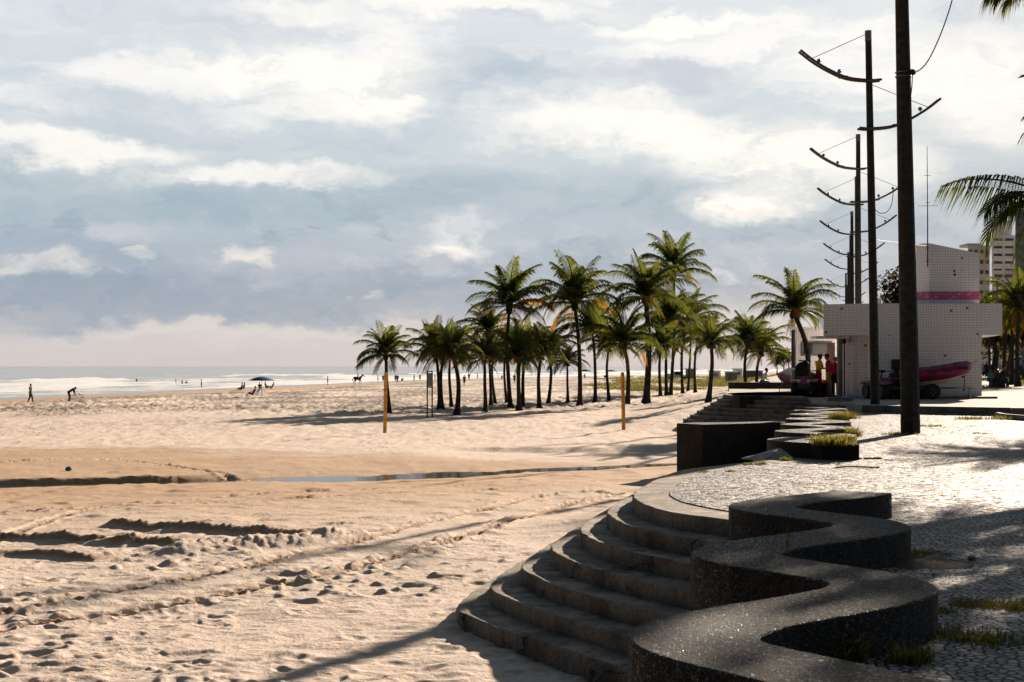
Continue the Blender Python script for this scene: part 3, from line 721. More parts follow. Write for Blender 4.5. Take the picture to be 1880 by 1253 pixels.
# ================================================================ palms
def add_frond(mb, az, th0, droop, L, rnd, tint=0.0, nl=44, sag=.42, ll=.29, wf=1.0):
    """one feather leaf: arching rib with two rows of narrow leaflets"""
    n = 14; pts = [Vector((0,0,0))]; p = Vector((0,0,0)); dirs = []
    hx, hy = math.cos(az), math.sin(az); tw = rnd.uniform(-.25, .25)
    for i in range(n):
        t = (i+.5)/n; th = th0+droop*t**1.35; a = tw*t*t
        ax, ay = hx*math.cos(a)-hy*math.sin(a), hx*math.sin(a)+hy*math.cos(a)
        d = Vector((ax*math.sin(th), ay*math.sin(th), math.cos(th))); dirs.append(d)
        p = p+d*(L/n); pts.append(p.copy())
    # rib: flattened taper
    rb = []
    for i in range(0, n+1, 2):
        d = dirs[min(i, n-1)]; sd = Vector((-hy, hx, 0)); r = .016*L*(1-.85*i/n)+.002
        up = d.cross(sd)
        rb.append([pts[i]+sd*r, pts[i]+up*r*.7, pts[i]-sd*r, pts[i]-up*r*.7])
    m = len(rb); b = len(mb.v)
    mb.add([q for r in rb for q in r], [(i*4+k, i*4+(k+1) % 4, i*4+4+(k+1) % 4, i*4+4+k) for i in range(m-1) for k in range(4)], min(1, tint+.25))
    roll = rnd.uniform(-.35, .35)
    for k in range(nl):
        t = .13+.87*(k+rnd.uniform(-.3,.3))/nl
        t = min(max(t, .1), .995); f = t*n; i = min(int(f), n-1); o = pts[i].lerp(pts[i+1], f-i); d = dirs[i]
        sd0 = Vector((-hy, hx, 0)); up = d.cross(sd0).normalized()
        if up.z < 0 and th0 < R(80): up = -up
        prof = math.sin(math.pi*min(1, .18+t*.80))**.7
        l = L*ll*(.35+.75*prof)*rnd.uniform(.88, 1.08)
        phi = R(62-34*t)
        for s in (-1, 1):
            if rnd.random() < .03: continue
            sd = (sd0*s*math.cos(roll)+up*math.sin(roll)*s)
            e = (d*math.cos(phi)+sd*math.sin(phi)+up*(.28-.2*t)).normalized()
            w = L*.0100*wf*(.7+.5*prof)
            m1 = o+e*l*.5+Vector((0,0,-sag*l*.22)); m2 = o+e*l*.86+Vector((0,0,-sag*l*1.25*rnd.uniform(.7,1.3)))
            wd = (d*.85+up*.3*s).normalized()*w
            mb.add([o-wd*.6, o+wd*.6, m1+wd, m1-wd, m2], [(0,1,2,3),(3,2,4)], min(1, max(0, tint+rnd.uniform(-.06,.06)+.09*t*t)))

def crown_mesh(seed, n=25, extra=(), upright=.5, nl=44, only=False):
    rnd = random.Random(seed); mb = MB()
    if not only:
        for i in range(n):
            a = i/(n-1); az = i*2.39996+rnd.uniform(-.25,.25)
            th = R(5+78*a**(1.0+upright))+rnd.uniform(-.1,.1); dr = R(22+62*math.sin(math.pi*min(1,a*.8))**.8+rnd.uniform(-10,26))
            L = (1.12-.22*a)*rnd.uniform(.82, 1.14)
            if a < .22: L *= .86
            tint = rnd.uniform(0, .09)
            if a > .74 and rnd.random() < .2: tint = rnd.uniform(.3, .9); L *= .85
            add_frond(mb, az, th, dr, L, rnd, tint, nl)
        for i in range(3):      # dead leaves hanging against the stem
            add_frond(mb, rnd.uniform(0, 6.28), R(118), R(45), rnd.uniform(.5,.75), rnd, rnd.uniform(.8, 1), int(nl*.5), .1, .16)
    for e in extra: add_frond(mb, *e[:4], rnd, e[4] if len(e) > 4 else .05, int(nl*1.25), .62, .34, .62)
    mb.ell((0,0,-.03), (.065,.065,.11), 8, 6)
    return mb.mesh('crown', M_LEAF, smooth=False, tint=True)
CROWNS = [crown_mesh(100+i, n, (), u) for i, (n, u) in enumerate(((27,.35),(24,.1),(30,.6),(23,.0),(28,.25),(25,.8)))]

PALMG = 'coconut palms standing on the sand'
def palm_w(base, head, L, var, label, group=PALMG, r=.15, bow=.25, rot=None, name='coconut_palm', crown=None, seed=0):
    rnd = random.Random(hash((round(base[0],2), round(base[1],2))) & 0xffff)
    t = thing(name, label, 'palm tree', base, 0, group)
    top = Vector(head)-Vector(base); n = 16; pts = []; rad = []
    bx, by = rnd.uniform(-1,1)*bow, rnd.uniform(-1,1)*bow
    for i in range(n*2+1):
        u = i/(2*n); s = math.sin(math.pi*u)
        pts.append(Vector((top.x*u**1.25+bx*s+.05*bow*math.sin(9*u+bx*9), top.y*u+by*s, top.z*u-.12*(u == 0))))
        rad.append(r*(1.0-.30*u+.75*math.exp(-u*top.z/.35))*(1+(.05 if i % 2 else -.03)))
    pts[-1] = top+Vector((0,0,.02*L)); rad[-1] = r*.75
    rad = [q*.88 for q in rad]; b = MB(); b.tube(pts, rad, 9); b.ell(top+Vector((0,0,-.02*L)), (r*1.25, r*1.25, L*.10), 9, 6)
    b.build('trunk', M_TRUNK, t)
    c = put(bpy.data.objects.new('crown', crown or CROWNS[var % len(CROWNS)]), t)
    c.location = top; c.scale = (L, L, L*rnd.uniform(.95, 1.06)); c.rotation_euler = (0, 0, rnd.uniform(0, 6.28) if rot is None else rot)
    if rnd.random() < .6 and crown is None:
        k = MB()
        for i in range(6):
            a = i*1.05+.3*rnd.random(); k.ell(top+Vector((math.cos(a)*.15, math.sin(a)*.15, -.05*L-.05*rnd.random())), (.11,.11,.13), 7, 5)
        k.build('coconuts', M_BARK, t)
    return t
def palm(bx, by, tx, hy, Lpx, var, label, r=.15, d=None, z=None, bow=.22, **kw):
    if d is None: X, Y, zz = ground_at(bx, by)
    else: X, Y, zz = xat(bx, d), d, (z if z is not None else float(zbase(xat(bx, d), d)))
    Yt = Y+random.Random(int(bx*7)).uniform(-.4, .4)
    return palm_w((X, Y, zz), (xat(tx, Yt), Yt, zat(hy, Yt)), Lpx*Y/F, var, label, r=r, bow=bow, **kw)
for a in (
 (714,759,708,655,70,0,'leftmost coconut palm, small and alone behind the left yellow post',.15),
 (806,753,800,650,72,1,'left of two palms whose stems cross just right of the signboard',.15),
 (812.5,753,816,645,62,2,'right of two palms whose stems cross just right of the signboard',.14),
 (829,748.5,826,652,60,3,'slim palm half hidden behind the nearest leaning palm right of the signboard',.13),
 (838,763,831,650,70,4,'palm standing nearest the camera in the grove, leaning slightly left',.17),
 (891,757,889,662,62,5,'short palm at the front of the grove, straight stem with low crown',.14),
 (901,746,896,612,62,2,'dark palm with a tight upright crown left of the first tall palm',.13),
 (910,744,905,655,52,1,'little slanting palm just left of the first tall palm',.13),
 (931,740.5,929,645,55,3,'thin stem palm standing just behind the first tall palm',.13),
 (938,751,935,566,96,5,'first tall coconut palm from the left, crown high above its neighbours',.17),
 (953,754,952,660,66,0,'short thick stemmed palm close right of the first tall palm',.17),
 (960,747.5,965,640,66,4,'curved palm leaning right behind the short thick stemmed palm',.15),
 (991,751,993,655,62,2,'bent palm in a clear gap left of the second tall palm',.16),
 (1006,743,1007,642,60,1,'straight palm just right of the bent palm in the gap',.15),
 (1042,740,1041,667,46,3,'smallest palm of the grove, thin stem left of the second tall palm',.12),
 (1064,746,1055,558,104,0,'second tall coconut palm from the left, broad crown and thick stem',.19),
 (1092,740,1087,606,76,4,'palm just right of the second tall palm, stem tilted left',.15),
 (1119,738,1117,640,62,5,'wavy stemmed palm left of the right yellow post',.14),
 (1151,745,1146,634,82,1,'yellowing low broad palm right behind the right yellow post',.18),
 (1186,742,1186,550,96,2,'third tall palm, very thick stem right of the right yellow post',.27),
 (1213,731,1212,640,62,3,'palm behind the tallest pair, left of their twin stems',.16),
 (1224,728,1228,592,78,4,'left stem of the tallest pair of palms',.17),
 (1231,727.6,1237,508,84,5,'tallest coconut palm of all, its crown above the whole grove',.18),
 (1254,725,1256,610,72,1,'leaning palm right of the tallest palm, orange lower leaves',.17),
 (1263,720,1267,590,74,0,'farther palm right of the tallest palm with a high dark crown',.15),
 (1277,722,1281,622,62,2,'slanted palm between the high dark crown and the lone slim palm',.16),
 (1300,738.5,1306,632,62,3,'slim palm by the distant curved steps, one leaf hanging down its stem',.15),
): palm(*a)
palm(1372,0,1373,632,68,4,'left of the two small palms above the planter wall',.14,d=96)
palm(1391,0,1397,648,64,2,'right of the two small palms above the planter wall',.14,d=99)
palm(1477,0,1459,574,94,0,'solitary tall palm in front of the low tiled wing beside the quad bike',.16,d=64,z=.2,bow=.5)
for px, hy, L, lb in ((1426,668,20,'leftmost of the three hazy far palms behind the dune plants'),(1437,657,24,'middle of the three hazy far palms behind the dune plants'),(1447,662,22,'rightmost of the three hazy far palms behind the dune plants')):
    palm(px,0,px,hy,L,1,lb,.14,d=255,group='hazy far palms')
PG2 = 'palms along the promenade on the right'
for px, tx, hy, L, d, v, lb in ((1843,1846,602,60,104,0,'dark promenade palm just right of the tiled building'),(1857,1858,588,72,96,3,'second promenade palm right of the tiled building, big dark crown'),
    (1869,1871,566,84,88,4,'promenade palm at the right edge with sunlit drooping leaves'),(1893,1893,590,74,92,5,'promenade palm cut off by the right edge of the picture')):
    palm(px,0,tx,hy,L,v,lb,.17,d=d,z=.25,group=PG2)
palm(1816,0,1813,566,34,1,'yellow green palm crown peeping out behind the roof tower',.14,d=118,z=.25,group=PG2)
# palms at the right that shade the pavement; only leaf tips reach into view
near1 = crown_mesh(311, 0, ((math.pi+.35,R(72),R(64),.86,.02),(math.pi-.10,R(62),R(46),.98,.02),(math.pi+.05,R(82),R(86),.80,.02),*[(a, R(h), R(55), .9) for a, h in ((0,70),(.5,50),(-.5,55),(.9,95),(-.9,85),(1.35,60),(-1.35,40),(1.6,100),(-1.7,100),(.2,105),(-.3,20),(.3,25))]), .2, 60, True)
near2 = crown_mesh(312, 22, ((math.pi+.02,R(78),R(52),1.08,.0),(math.pi+.22,R(84),R(60),1.0),(math.pi-.3,R(70),R(60),.95)), .3, 60)
NG = 'palms beside the camera whose leaves reach in from the right'
def palmN(head, L, lb, crown, rot, lean=(3.2,-2.4)):
    palm_w((head[0]+lean[0], head[1]+lean[1], 0), head, L, 0, lb, NG, .17, .2, rot, crown=crown)
palmN((xat(1948,22), 22, zat(368,22)), 1.86, 'near palm at right edge, one leaf reaching left and one hanging over the tower blocks', near1, 0)
palmN((xat(1972,24), 24, zat(-36,24)), 1.42, 'near palm whose leaf tip hangs into the top right corner', near2, 0)
palmN((xat(1958,26), 26, zat(232,26)), .94, 'near palm whose leaf ends touch the right edge halfway up the sky', CROWNS[1], 1.0)
palmN((16.4,38.2,5.2), 2.5, 'leaning palm beyond the right edge shading the pavement by the tall pole', CROWNS[3], 2.0)
# leafy trees
def leaf_tree(loc, H, rc, n, label, ls=.16, group=None, squash=.8, seed=1):
    rnd = random.Random(seed); t = thing('leafy_tree', label, 'tree', loc, 0, group)
    b = MB(); b.tube([(0,0,-.2),(.05*H,0,H*.3),(0,.03*H,H*.62)], [.05*H,.035*H,.02*H], 8)
    cl = []
    for i in range(16):
        a = rnd.uniform(0, 6.28); e = rnd.uniform(-.25, 1); rr = rc*rnd.uniform(.45, .85)
        c = Vector((rr*math.cos(a)*math.sqrt(1-max(0,e)**2*.6), rr*math.sin(a)*math.sqrt(1-max(0,e)**2*.6), H-rc*squash+e*rc*squash*.75))
        cl.append((c, rc*rnd.uniform(.28, .5))); b.tube([(0,.02*H,H*.5), c*.5+Vector((0,0,H*.25)), c], [.018*H,.01*H,.004*H], 5)
    b.build('trunk', M_BARK, t)
    k = MB()
    for i in range(n):
        c, r = cl[rnd.randrange(len(cl))]
        d = Vector((rnd.gauss(0,1), rnd.gauss(0,1), rnd.gauss(0,1))).normalized()*r*rnd.random()**.4
        p = c+d; u = Vector((rnd.gauss(0,1), rnd.gauss(0,1), rnd.gauss(0,.6))).normalized(); s, w = basis(u); q = ls*rnd.uniform(.6, 1.5)
        k.add([p-u*q, p+s*q*.45, p+u*q, p-s*q*.45], [(0,1,2,3)], rnd.random()*.6)
    k.build('crown', M_BUSH, t, smooth=False, tint=True)
    return t
leaf_tree((xat(1662,92), 92, .25), 7.3, 2.0, 2600, 'round dark broad leaved tree behind the tall poles and tiled roof', .17, seed=3)
leaf_tree((13.4,25.0,0), 8.0, 3.3, 900, 'shade tree beyond the right edge darkening the near mosaic', .2, 'shade trees beyond the right edge', .7, 11)
leaf_tree((13.6,27.6,0), 9.6, 3.0, 2200, 'taller shade tree beyond the right edge darkening the wavy bench', .2, 'shade trees beyond the right edge', .7, 12)
leaf_tree((16.5,25.5,0), 8.5, 3.4, 800, 'farthest right shade tree, wholly beyond the picture edge', .2, 'shade trees beyond the right edge', .7, 13)
GT = 'shady trees behind the promenade palms'
for px, d, H, rc, lb, sd in ((1822,150,8.5,4.2,'shady tree right behind the tiled building above the white car',4),(1850,165,9,5.0,'shady tree between the promenade palm stems',5),(1882,145,8.2,4.6,'shady tree at the right edge behind the dark van',6)):
    leaf_tree((xat(px,d), d, .25), H, rc, 5200, lb, .3, GT, .7, sd)

# ================================================================ grass
def blades(mb, x, y, z, r, h, n, rnd, w=.006, spread=.5, t0=0, t1=.5):
    for i in range(n):
        a = rnd.uniform(0, 6.28); q = r*math.sqrt(rnd.random()); p = Vector((x+q*math.cos(a), y+q*math.sin(a), z))
        l = h*rnd.uniform(.45, 1.1); a2 = a+rnd.uniform(-.9, .9); b = rnd.uniform(.1, spread)
        d = Vector((math.cos(a2), math.sin(a2), 0)); s = Vector((-d.y, d.x, 0))*w*rnd.uniform(.7, 1.3)
        m1 = p+d*l*b*.35+Vector((0,0,l*.55)); m2 = p+d*l*b*1.1+Vector((0,0,l*(1-.35*b)))
        tt = rnd.uniform(t0, t1)
        mb.add([p-s, p+s, m1+s*.8, m1-s*.8, m2], [(0,1,2,3),(3,2,4)], tt)
def tuft(x, y, z, r, h, n, label, t1=.5, w=.006, group='grass tufts', sq=1.0):
    rnd = random.Random(int(x*100+y*37)); b = MB()
    if n < 40: blades(b, 0, 0, -.02, r, h, n, rnd, w*.6, .35, 0, t1)
    for k in range(max(2, int(n/60)) if n >= 40 else 0):
        a = rnd.uniform(0, 6.28); q = r*.55*rnd.random()
        blades(b, q*math.cos(a), q*math.sin(a)*sq, -.02, r*.62, h*rnd.uniform(.6, 1.05), 60, rnd, w, .75, 0, t1)
    o = b.build('grass_tuft', M_GRASS, loc=(x, y, z), smooth=False, tint=True)
    if r >= .29 and h < .2: return tag(o, kind='stuff')
    return tag(o, label, 'grass tuft', group)
def tp(px, py, z=0.0): return at(px, py, z)
TU = [
 (1535,1212,.012,.22,.25,420,'dark tall grass tuft in the nearest hollow of the wavy bench',.35,.004),
 (1670,1215,.012,.16,.14,300,'shorter grass tuft at the right end of the nearest bench hollow',.3,.004),
 (1545,1068,.012,.20,.14,260,'thin grass fringe in the second hollow of the wavy bench',.4,.004),
 (1625,1068,.012,.14,.09,160,'low grass at the right of the second bench hollow',.4,.004),
 (1446,1003,.25,.012,.22,9,'single green weed stalk rising from the wavy bench top',.3,.004),
 (1750,1170,.012,.30,.09,420,'low dark weeds on the mosaic right of the wavy bench',.3,.004),
 (1830,1180,.012,.26,.08,300,'outer strip of low weeds near the right picture edge',.3,.004),
 (1525,815,.262,.40,.25,600,'large sunlit yellow green grass tuft on the distant wavy bench',.75,.008),
 (1560,800,.2,.34,.26,420,'taller grass tuft on the pavement side of the distant wavy bench',.8,.008),
 (1545,768,.262,.5,.26,420,'thin dry grass on the middle slabs of the distant wavy bench',.9,.008),
 (1440,846,.012,.16,.13,170,'grass tuft beside the pale rock by the dark wall',.6,.006),
 (1402,853,.012,.14,.10,150,'grass tuft below the pale rock on the mosaic edge',.6,.006),
 (1372,853,.012,.12,.06,90,'small grass tuft left of the pale rock',.6,.006),
 (1338,866,.012,.10,.06,80,'little grass tuft on the mosaic near the curved kerb top',.6,.006),
 (1288,867,.012,.10,.06,80,'leftmost little grass tuft at the rim of the curved steps',.6,.006),
 (1447,858,.012,.10,.05,70,'flat grass tuft right below the grass beside the pale rock',.6,.006),
 (1640,798,.012,.5,.10,320,'grass patch at the left foot of the nearest tall pole',.6,.008),
 (1705,783,.012,.45,.10,260,'yellow grass patch right of the nearest tall pole',.9,.008),
 (1780,770,.012,.6,.14,360,'sunlit yellow grass on the mosaic near the curved kerb',.9,.009),
 (1815,757,.012,.35,.25,260,'bright grass tuft at the end of the dark kerb',.7,.009),
 (1855,770,.012,.9,.16,600,'grass filling the curved bed at the right edge',.95,.01),
 (1640,757,.012,.3,.12,120,'small dry tuft in front of the long dark kerb',.9,.009),
 (1796,797,.012,.35,.07,150,'flat dark weeds on the mosaic right of the pole foot',.5,.008),
]
for px, py, z, r, h, n, lb, t1, w in TU: tuft(*tp(px, py, z), z, r, h, n, lb, t1, w)
# creeping plants on the dune behind the palms, lawn by the path: ground cover nobody could count
def cover(name, region, n, r, h, nb, mat_, zf, w, rnd):
    b = MB()
    for i in range(n):
        x, y = region(rnd)
        if x is None: continue
        blades(b, x, y, zf(x, y), r, h*rnd.uniform(.5, 1.2), nb, rnd, w, .9, 0, .8)
    return tag(b.build(name, mat_, smooth=False, tint=True), kind='stuff')
def dune_region(rnd):
    d = 1/rnd.uniform(1/420, 1/160); lo = np.interp(d, [160,185,230,420], [1130,1110,1090,1090]); hi = np.interp(d, [160,175,420], [1300,1455,1455])
    px = rnd.uniform(lo-20, hi); x = xat(px, d)
    if perlin(x/9, d/22, 5) < -.25+.5*(px < lo+40): return None, None
    return x, d
cover('dune_plants', dune_region, 4200, .8, .5, 9, M_DUNE, lambda x, y: float(zbase(x, y)), .035, random.Random(5))
def lawn_region(rnd):
    d = rnd.uniform(84, 170); px = rnd.uniform(1806, 1900)
    py = HY+(EYE-.25)*F/d
    if px < 1842 and not 711 < py < 718.5: return None, None
    if px >= 1842 and py > 690+(px-1842)*.42: return None, None
    return xat(px, d), d
cover('lawn', lawn_region, 3500, .5, .13, 10, M_DUNE, lambda x, y: .25, .02, random.Random(6))
def moss_region(rnd):
    k = rnd.random()
    if k < .45: px, py = rnd.uniform(1700, 1890), rnd.gauss(1115, 6)
    elif k < .7: px, py = rnd.uniform(1640, 1740), rnd.uniform(1010, 1060)
    else: px, py = rnd.uniform(1690, 1890), rnd.uniform(760, 800)
    x, y = at(px, py, .012)
    if perlin(x/.35, y/.5, 9) < -.02: return None, None
    return x, y
cover('pavement_moss', moss_region, 700, .07, .03, 12, M_GRASS, lambda x, y: .01, .004, random.Random(8))

# ================================================================ tall poles with curved arms
def tall_pole(base, top, r0, r1, label, arms=True, group='tall concrete poles with curved arms'):
    t = thing('lamp_mast', label, 'pole', base, 0, group); tx, tz = top[0]-base[0], top[2]-base[2]
    b = MB(); n = 12
    pts = [Vector((tx*i/n, 0, -.3*(i == 0)+tz*i/n)) for i in range(n+1)]
    rr = [r0+(r1-r0)*i/n for i in range(n+1)]
    b.tube(pts, rr, 10); b.build('pole', M_POLE, t, angle=25)
    if not arms: return t
    def at_z(z): return Vector((tx*z/tz, 0, z))
    def arm(zc, sgn, tie_z):
        c = at_z(zc); P = spline([Vector((-.38*sgn*-1*-1, 0, .03)) if False else Vector((.38*-sgn, 0, .02)), Vector((0,0,0)), Vector((.72*sgn,0,.08)), Vector((1.32*sgn,0,.33)), Vector((1.84*sgn,0,.64)), Vector((2.28*sgn,0,.98))], 5)
        a = MB()
        for s in (-1, 1): a.tube([p+c+Vector((0, s*(r0+r1)*.55, 0)) for p in P], .040, 4)
        for i in (6, 11, 17, 22):
            a.box(P[i]+c, (.26 if i in (6, 11) else .08, (r0+r1)*1.15, .05))
        ar = a.build('curved_arm', M_RAIL, t)
        for i in (12, 18):
            l = MB(); p = P[i]+c; l.tube([p, p+Vector((0,0,.09))], .015, 5); l.ell(p+Vector((0,0,.15)), (.075,.075,.07), 8, 6)
            l.build('floodlight', M_LAMP, ar)
        w = MB(); w.tube([P[21]+c, at_z(tie_z)], .011, 4); w.build('stay_wire', M_STEEL, t)
    arm(tz-1.62, -1, tz-.06); arm(tz-3.2, 1, tz-1.72)
    m = MB(); m.tube([at_z(tz-.32), at_z(tz+.02)], r1*1.12, 10); m.build('cap', M_STEEL, t)
    return t
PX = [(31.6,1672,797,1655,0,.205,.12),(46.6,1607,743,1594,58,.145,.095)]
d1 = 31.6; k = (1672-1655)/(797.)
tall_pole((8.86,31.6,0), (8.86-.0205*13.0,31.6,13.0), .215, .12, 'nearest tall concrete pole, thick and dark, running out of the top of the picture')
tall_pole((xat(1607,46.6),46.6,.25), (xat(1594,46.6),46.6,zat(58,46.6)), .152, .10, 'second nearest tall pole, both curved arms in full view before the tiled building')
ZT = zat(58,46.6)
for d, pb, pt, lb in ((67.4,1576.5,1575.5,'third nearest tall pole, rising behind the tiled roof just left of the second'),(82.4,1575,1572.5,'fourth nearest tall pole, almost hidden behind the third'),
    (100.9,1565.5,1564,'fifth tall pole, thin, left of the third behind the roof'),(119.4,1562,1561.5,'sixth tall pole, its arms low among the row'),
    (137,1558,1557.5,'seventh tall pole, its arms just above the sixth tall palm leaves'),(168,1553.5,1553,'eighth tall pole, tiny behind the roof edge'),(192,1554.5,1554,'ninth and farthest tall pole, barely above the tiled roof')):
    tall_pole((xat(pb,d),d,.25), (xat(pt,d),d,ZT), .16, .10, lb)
# service cable on the nearest pole
t = thing('power_cable', 'twisted black cable clamped to the nearest tall pole and sagging up out of view', 'cable', (8.86,31.6,0))
def pc(px, py, d=31.4): return Vector((xat(px,d)-8.86, d-31.6, zat(py,d)))
cb = MB(); cb.tube(spline([pc(1675,136),pc(1692,126),pc(1706,108),pc(1722,75),pc(1737,36),pc(1749,-4),pc(1760,-60)], 6), .014, 5); cb.tube(spline([pc(1675,136),pc(1674,160),pc(1670,190),pc(1668,205)], 5), .012, 5); cb.build('wire', M_BLACK, t)
cb = MB(); cb.lathe([(.05,-.06),(.085,-.03),(.05,0),(.085,.03),(.05,.06)], 10, Matrix.Translation(pc(1674.5,133))); cb.tube([pc(1674,133), pc(1667,133)], .02, 6); cb.build('insulator', M_BLACK, t)
for py in (130,138):
    cb = MB(); z = zat(py,31.4); n = 20
    cb.tube([Vector((math.cos(a)*.175-.0205*z, math.sin(a)*.175, z)) for a in [2*math.pi*i/n for i in range(n+1)]], .012, 5); cb.build('clamp_band', M_STEEL, t)
t = MB(); P = [(1640,352),(1637,375),(1630,388),(1620,392),(1612,390),(1605,383)]
t.tube(spline([Vector((xat(x,46.4),46.4,zat(y,46.4))) for x,y in P], 6), .012, 5)
tag(t.build('hanging_wire', M_BLACK), 'loose wire looping from the second pole towards the nearest', 'wire')
t = MB(); t.tube([Vector((xat(1609,46.5),46.5,zat(441,46.5))), Vector((xat(1700,56),56,zat(452,56)))], .010, 4)
tag(t.build('service_wire', M_BLACK), 'thin wire running from the second pole to the roof tower', 'wire')
# the far wood along the avenue inland, seen as one dark mass between the stems
def far_wood():
    rnd = random.Random(21); k = MB()
    cl = [(x, rnd.uniform(185, 225), rnd.uniform(3.2, 6.5), rnd.uniform(2.6, 4.2)) for x in np.arange(58, 230, 3.2)]
    for x, y, h, r in cl:
        for i in range(170):
            d = Vector((rnd.gauss(0,1), rnd.gauss(0,1), rnd.gauss(0,1))).normalized()*r*rnd.random()**.4
            p = Vector((x, y, h))+Vector((d.x, d.y, d.z*.85)); p.z = max(p.z, .4)
            u = Vector((rnd.gauss(0,1), rnd.gauss(0,1), rnd.gauss(0,.6))).normalized(); s, w = basis(u); q = .42*rnd.uniform(.6, 1.5)
            k.add([p-u*q, p+s*q*.5, p+u*q, p-s*q*.5], [(0,1,2,3)], rnd.random()*.6)
    tag(k.build('far_wood', M_BUSH, smooth=False, tint=True), kind='stuff')
far_wood()
# ================================================================ the tiled lifeguard building
def building():
    o = Vector((15,58,0)); t = thing('tiled_building', 'low white tiled lifeguard building with roof tower behind the boat and quad bikes', 'building', o)
    L = lambda P: [(x-o.x, y-o.y) for x, y in P]
    MB().prism(L([(14.33,56),(19.3,56),(20.6,63),(13.95,63.2),(12.46,56.9)]), 2.73, 3.98).build('roof_fascia', M_TILE, t, smooth=False, bevel=.012)
    cv = [(14.40,56.003),(14.34,57.15)]+curve2([(14.30,57.2),(13.95,57.4),(13.65,57.8),(13.48,58.4),(13.5,59.0)], 6)
    MB().prism(L([(18.5,56.003)]+cv+[(14.0,59.6),(14.6,62.8),(19.9,62.8)]), .2, 2.735).build('wall', M_TILE, t, smooth=False)
    w = MB().prism(L([(16.5,58.1),(16.87,57.5),(18.9,57.5),(19.9,61),(17.6,61.2)]), 3.9, [6.50,6.48,6.07,6.07,6.5]).build('roof_tower', M_TILE, t, smooth=False)
    MB().prism(L([(16.494,58.1),(16.866,57.494),(18.905,57.494),(19.3,58.9),(16.7,59.2)]), 4.19, 4.53).build('painted_band', M_PINK, w, smooth=False)
    MB().box((17.9-o.x,57.49-o.y,5.2), (.08,.04,.08)).build('vent', M_BLACK, w)
    MB().prism(L([(14.2,54.9),(18.75,54.9),(18.75,55.99),(14.2,55.99)]), .1, .335).build('plinth', M_CURB, t, smooth=False, bevel=.01)
    m = MB(); zt = zat(268,57.3); x = 16.78-o.x; m.tube([(x,57.42-o.y,zat(490,57.3)),(x,57.42-o.y,zat(400,57.3)),(x-.02,57.42-o.y,zt)], [.028,.022,.010], 6)
    for py, w_ in ((322,.14),(378,.40),(372,.1)): m.tube([(x-w_,57.42-o.y,zat(py,57.3)),(x+w_,57.42-o.y,zat(py-.6,57.3))], .009, 5)
    for py in (455,480): m.box((x, 57.46-o.y, zat(py,57.3)), (.08,.10,.03))
    m.build('antenna', M_DARK, t)
    MB().box((14.95-o.x,55.99-o.y,1.62), (.07,.05,.10)).build('meter_box', M_BLACK, t)
    # open doorway with its jamb, red drain pipe and light door leaf
    MB().box((13.22-o.x,57.35-o.y,1.47), (.17,.30,2.5)).build('door_jamb', M_CURB, t, bevel=.01)
    d = MB().box((13.74-o.x,61.3-o.y,1.37), (.36,.05,2.3)).build('door', mat('pale door paint', (.55,.45,.44), .5, .4, 0, .15, 2), t, bevel=.01)
    MB().box((13.86-o.x,61.26-o.y,1.2), (.03,.05,.12)).build('handle', M_DARK, d)
    MB().tube([(13.52-o.x,57.85-o.y,.3),(13.52-o.x,57.85-o.y,2.6)], .035, 8).build('drain_pipe', mat('dull red pipe', (.16,.03,.025), .6, .3), t)
    MB().box((12.75-o.x,57.3-o.y,2.66), (1.3,.5,.10), .2).build('lintel', M_WHITE, t, bevel=.01)
    MB().box((13.46-o.x,57.7-o.y,2.55), (.16,.16,.26)).build('lamp', M_BLACK, t)
building()
def wing():
    o = Vector((14,66,.2)); t = thing('tiled_wing', 'smaller white tiled wing with a dark strip window left behind the lifeguard building', 'building', o)
    MB().prism([(xat(1454,66)-14,0),(1.8,0),(2.6,6),(.35,6.2)], 0, zat(601,66)-.2).build('wall', M_TILE, t, smooth=False)
    x0, x1 = xat(1473,66)-14, xat(1527,66)-14; z0, z1 = zat(652,66)-.2, zat(628,66)-.2
    f = MB()
    for a, b in (((x0+x1)/2, z1), ((x0+x1)/2, z0)): f.box((a, -.03, b), (x1-x0, .09, .07))
    for a in (x0, x1): f.box((a, -.03, (z0+z1)/2), (.07, .085, z1-z0-.07))
    w = f.build('window', M_CURB, t)
    MB().box(((x0+x1)/2, -.01, (z0+z1)/2), (x1-x0-.07, .03, z1-z0-.07)).build('pane', M_GLASS, w)
    MB().tube([(xat(1456.5,65.6)-14,-.4,-.1),(xat(1456.5,65.6)-14,-.4,zat(606,65.6)-.2)], .095, 8).build('column', M_DARK, t)
    MB().tube([(xat(1462,65.5)-14,-.5,-.1),(xat(1462,65.5)-14,-.5,zat(633,65.5)-.2)], .04, 8).build('downpipe', M_WHITE, t)
wing()
MB_ = MB().box((0,0,.28), (.9,.5,.14)); tag(MB_.build('concrete_slab', M_CURB, loc=(xat(1540,50.5),50.5,.06), bevel=.015), 'pale grey slab lying at the inner end of the distant wavy bench', 'slab')

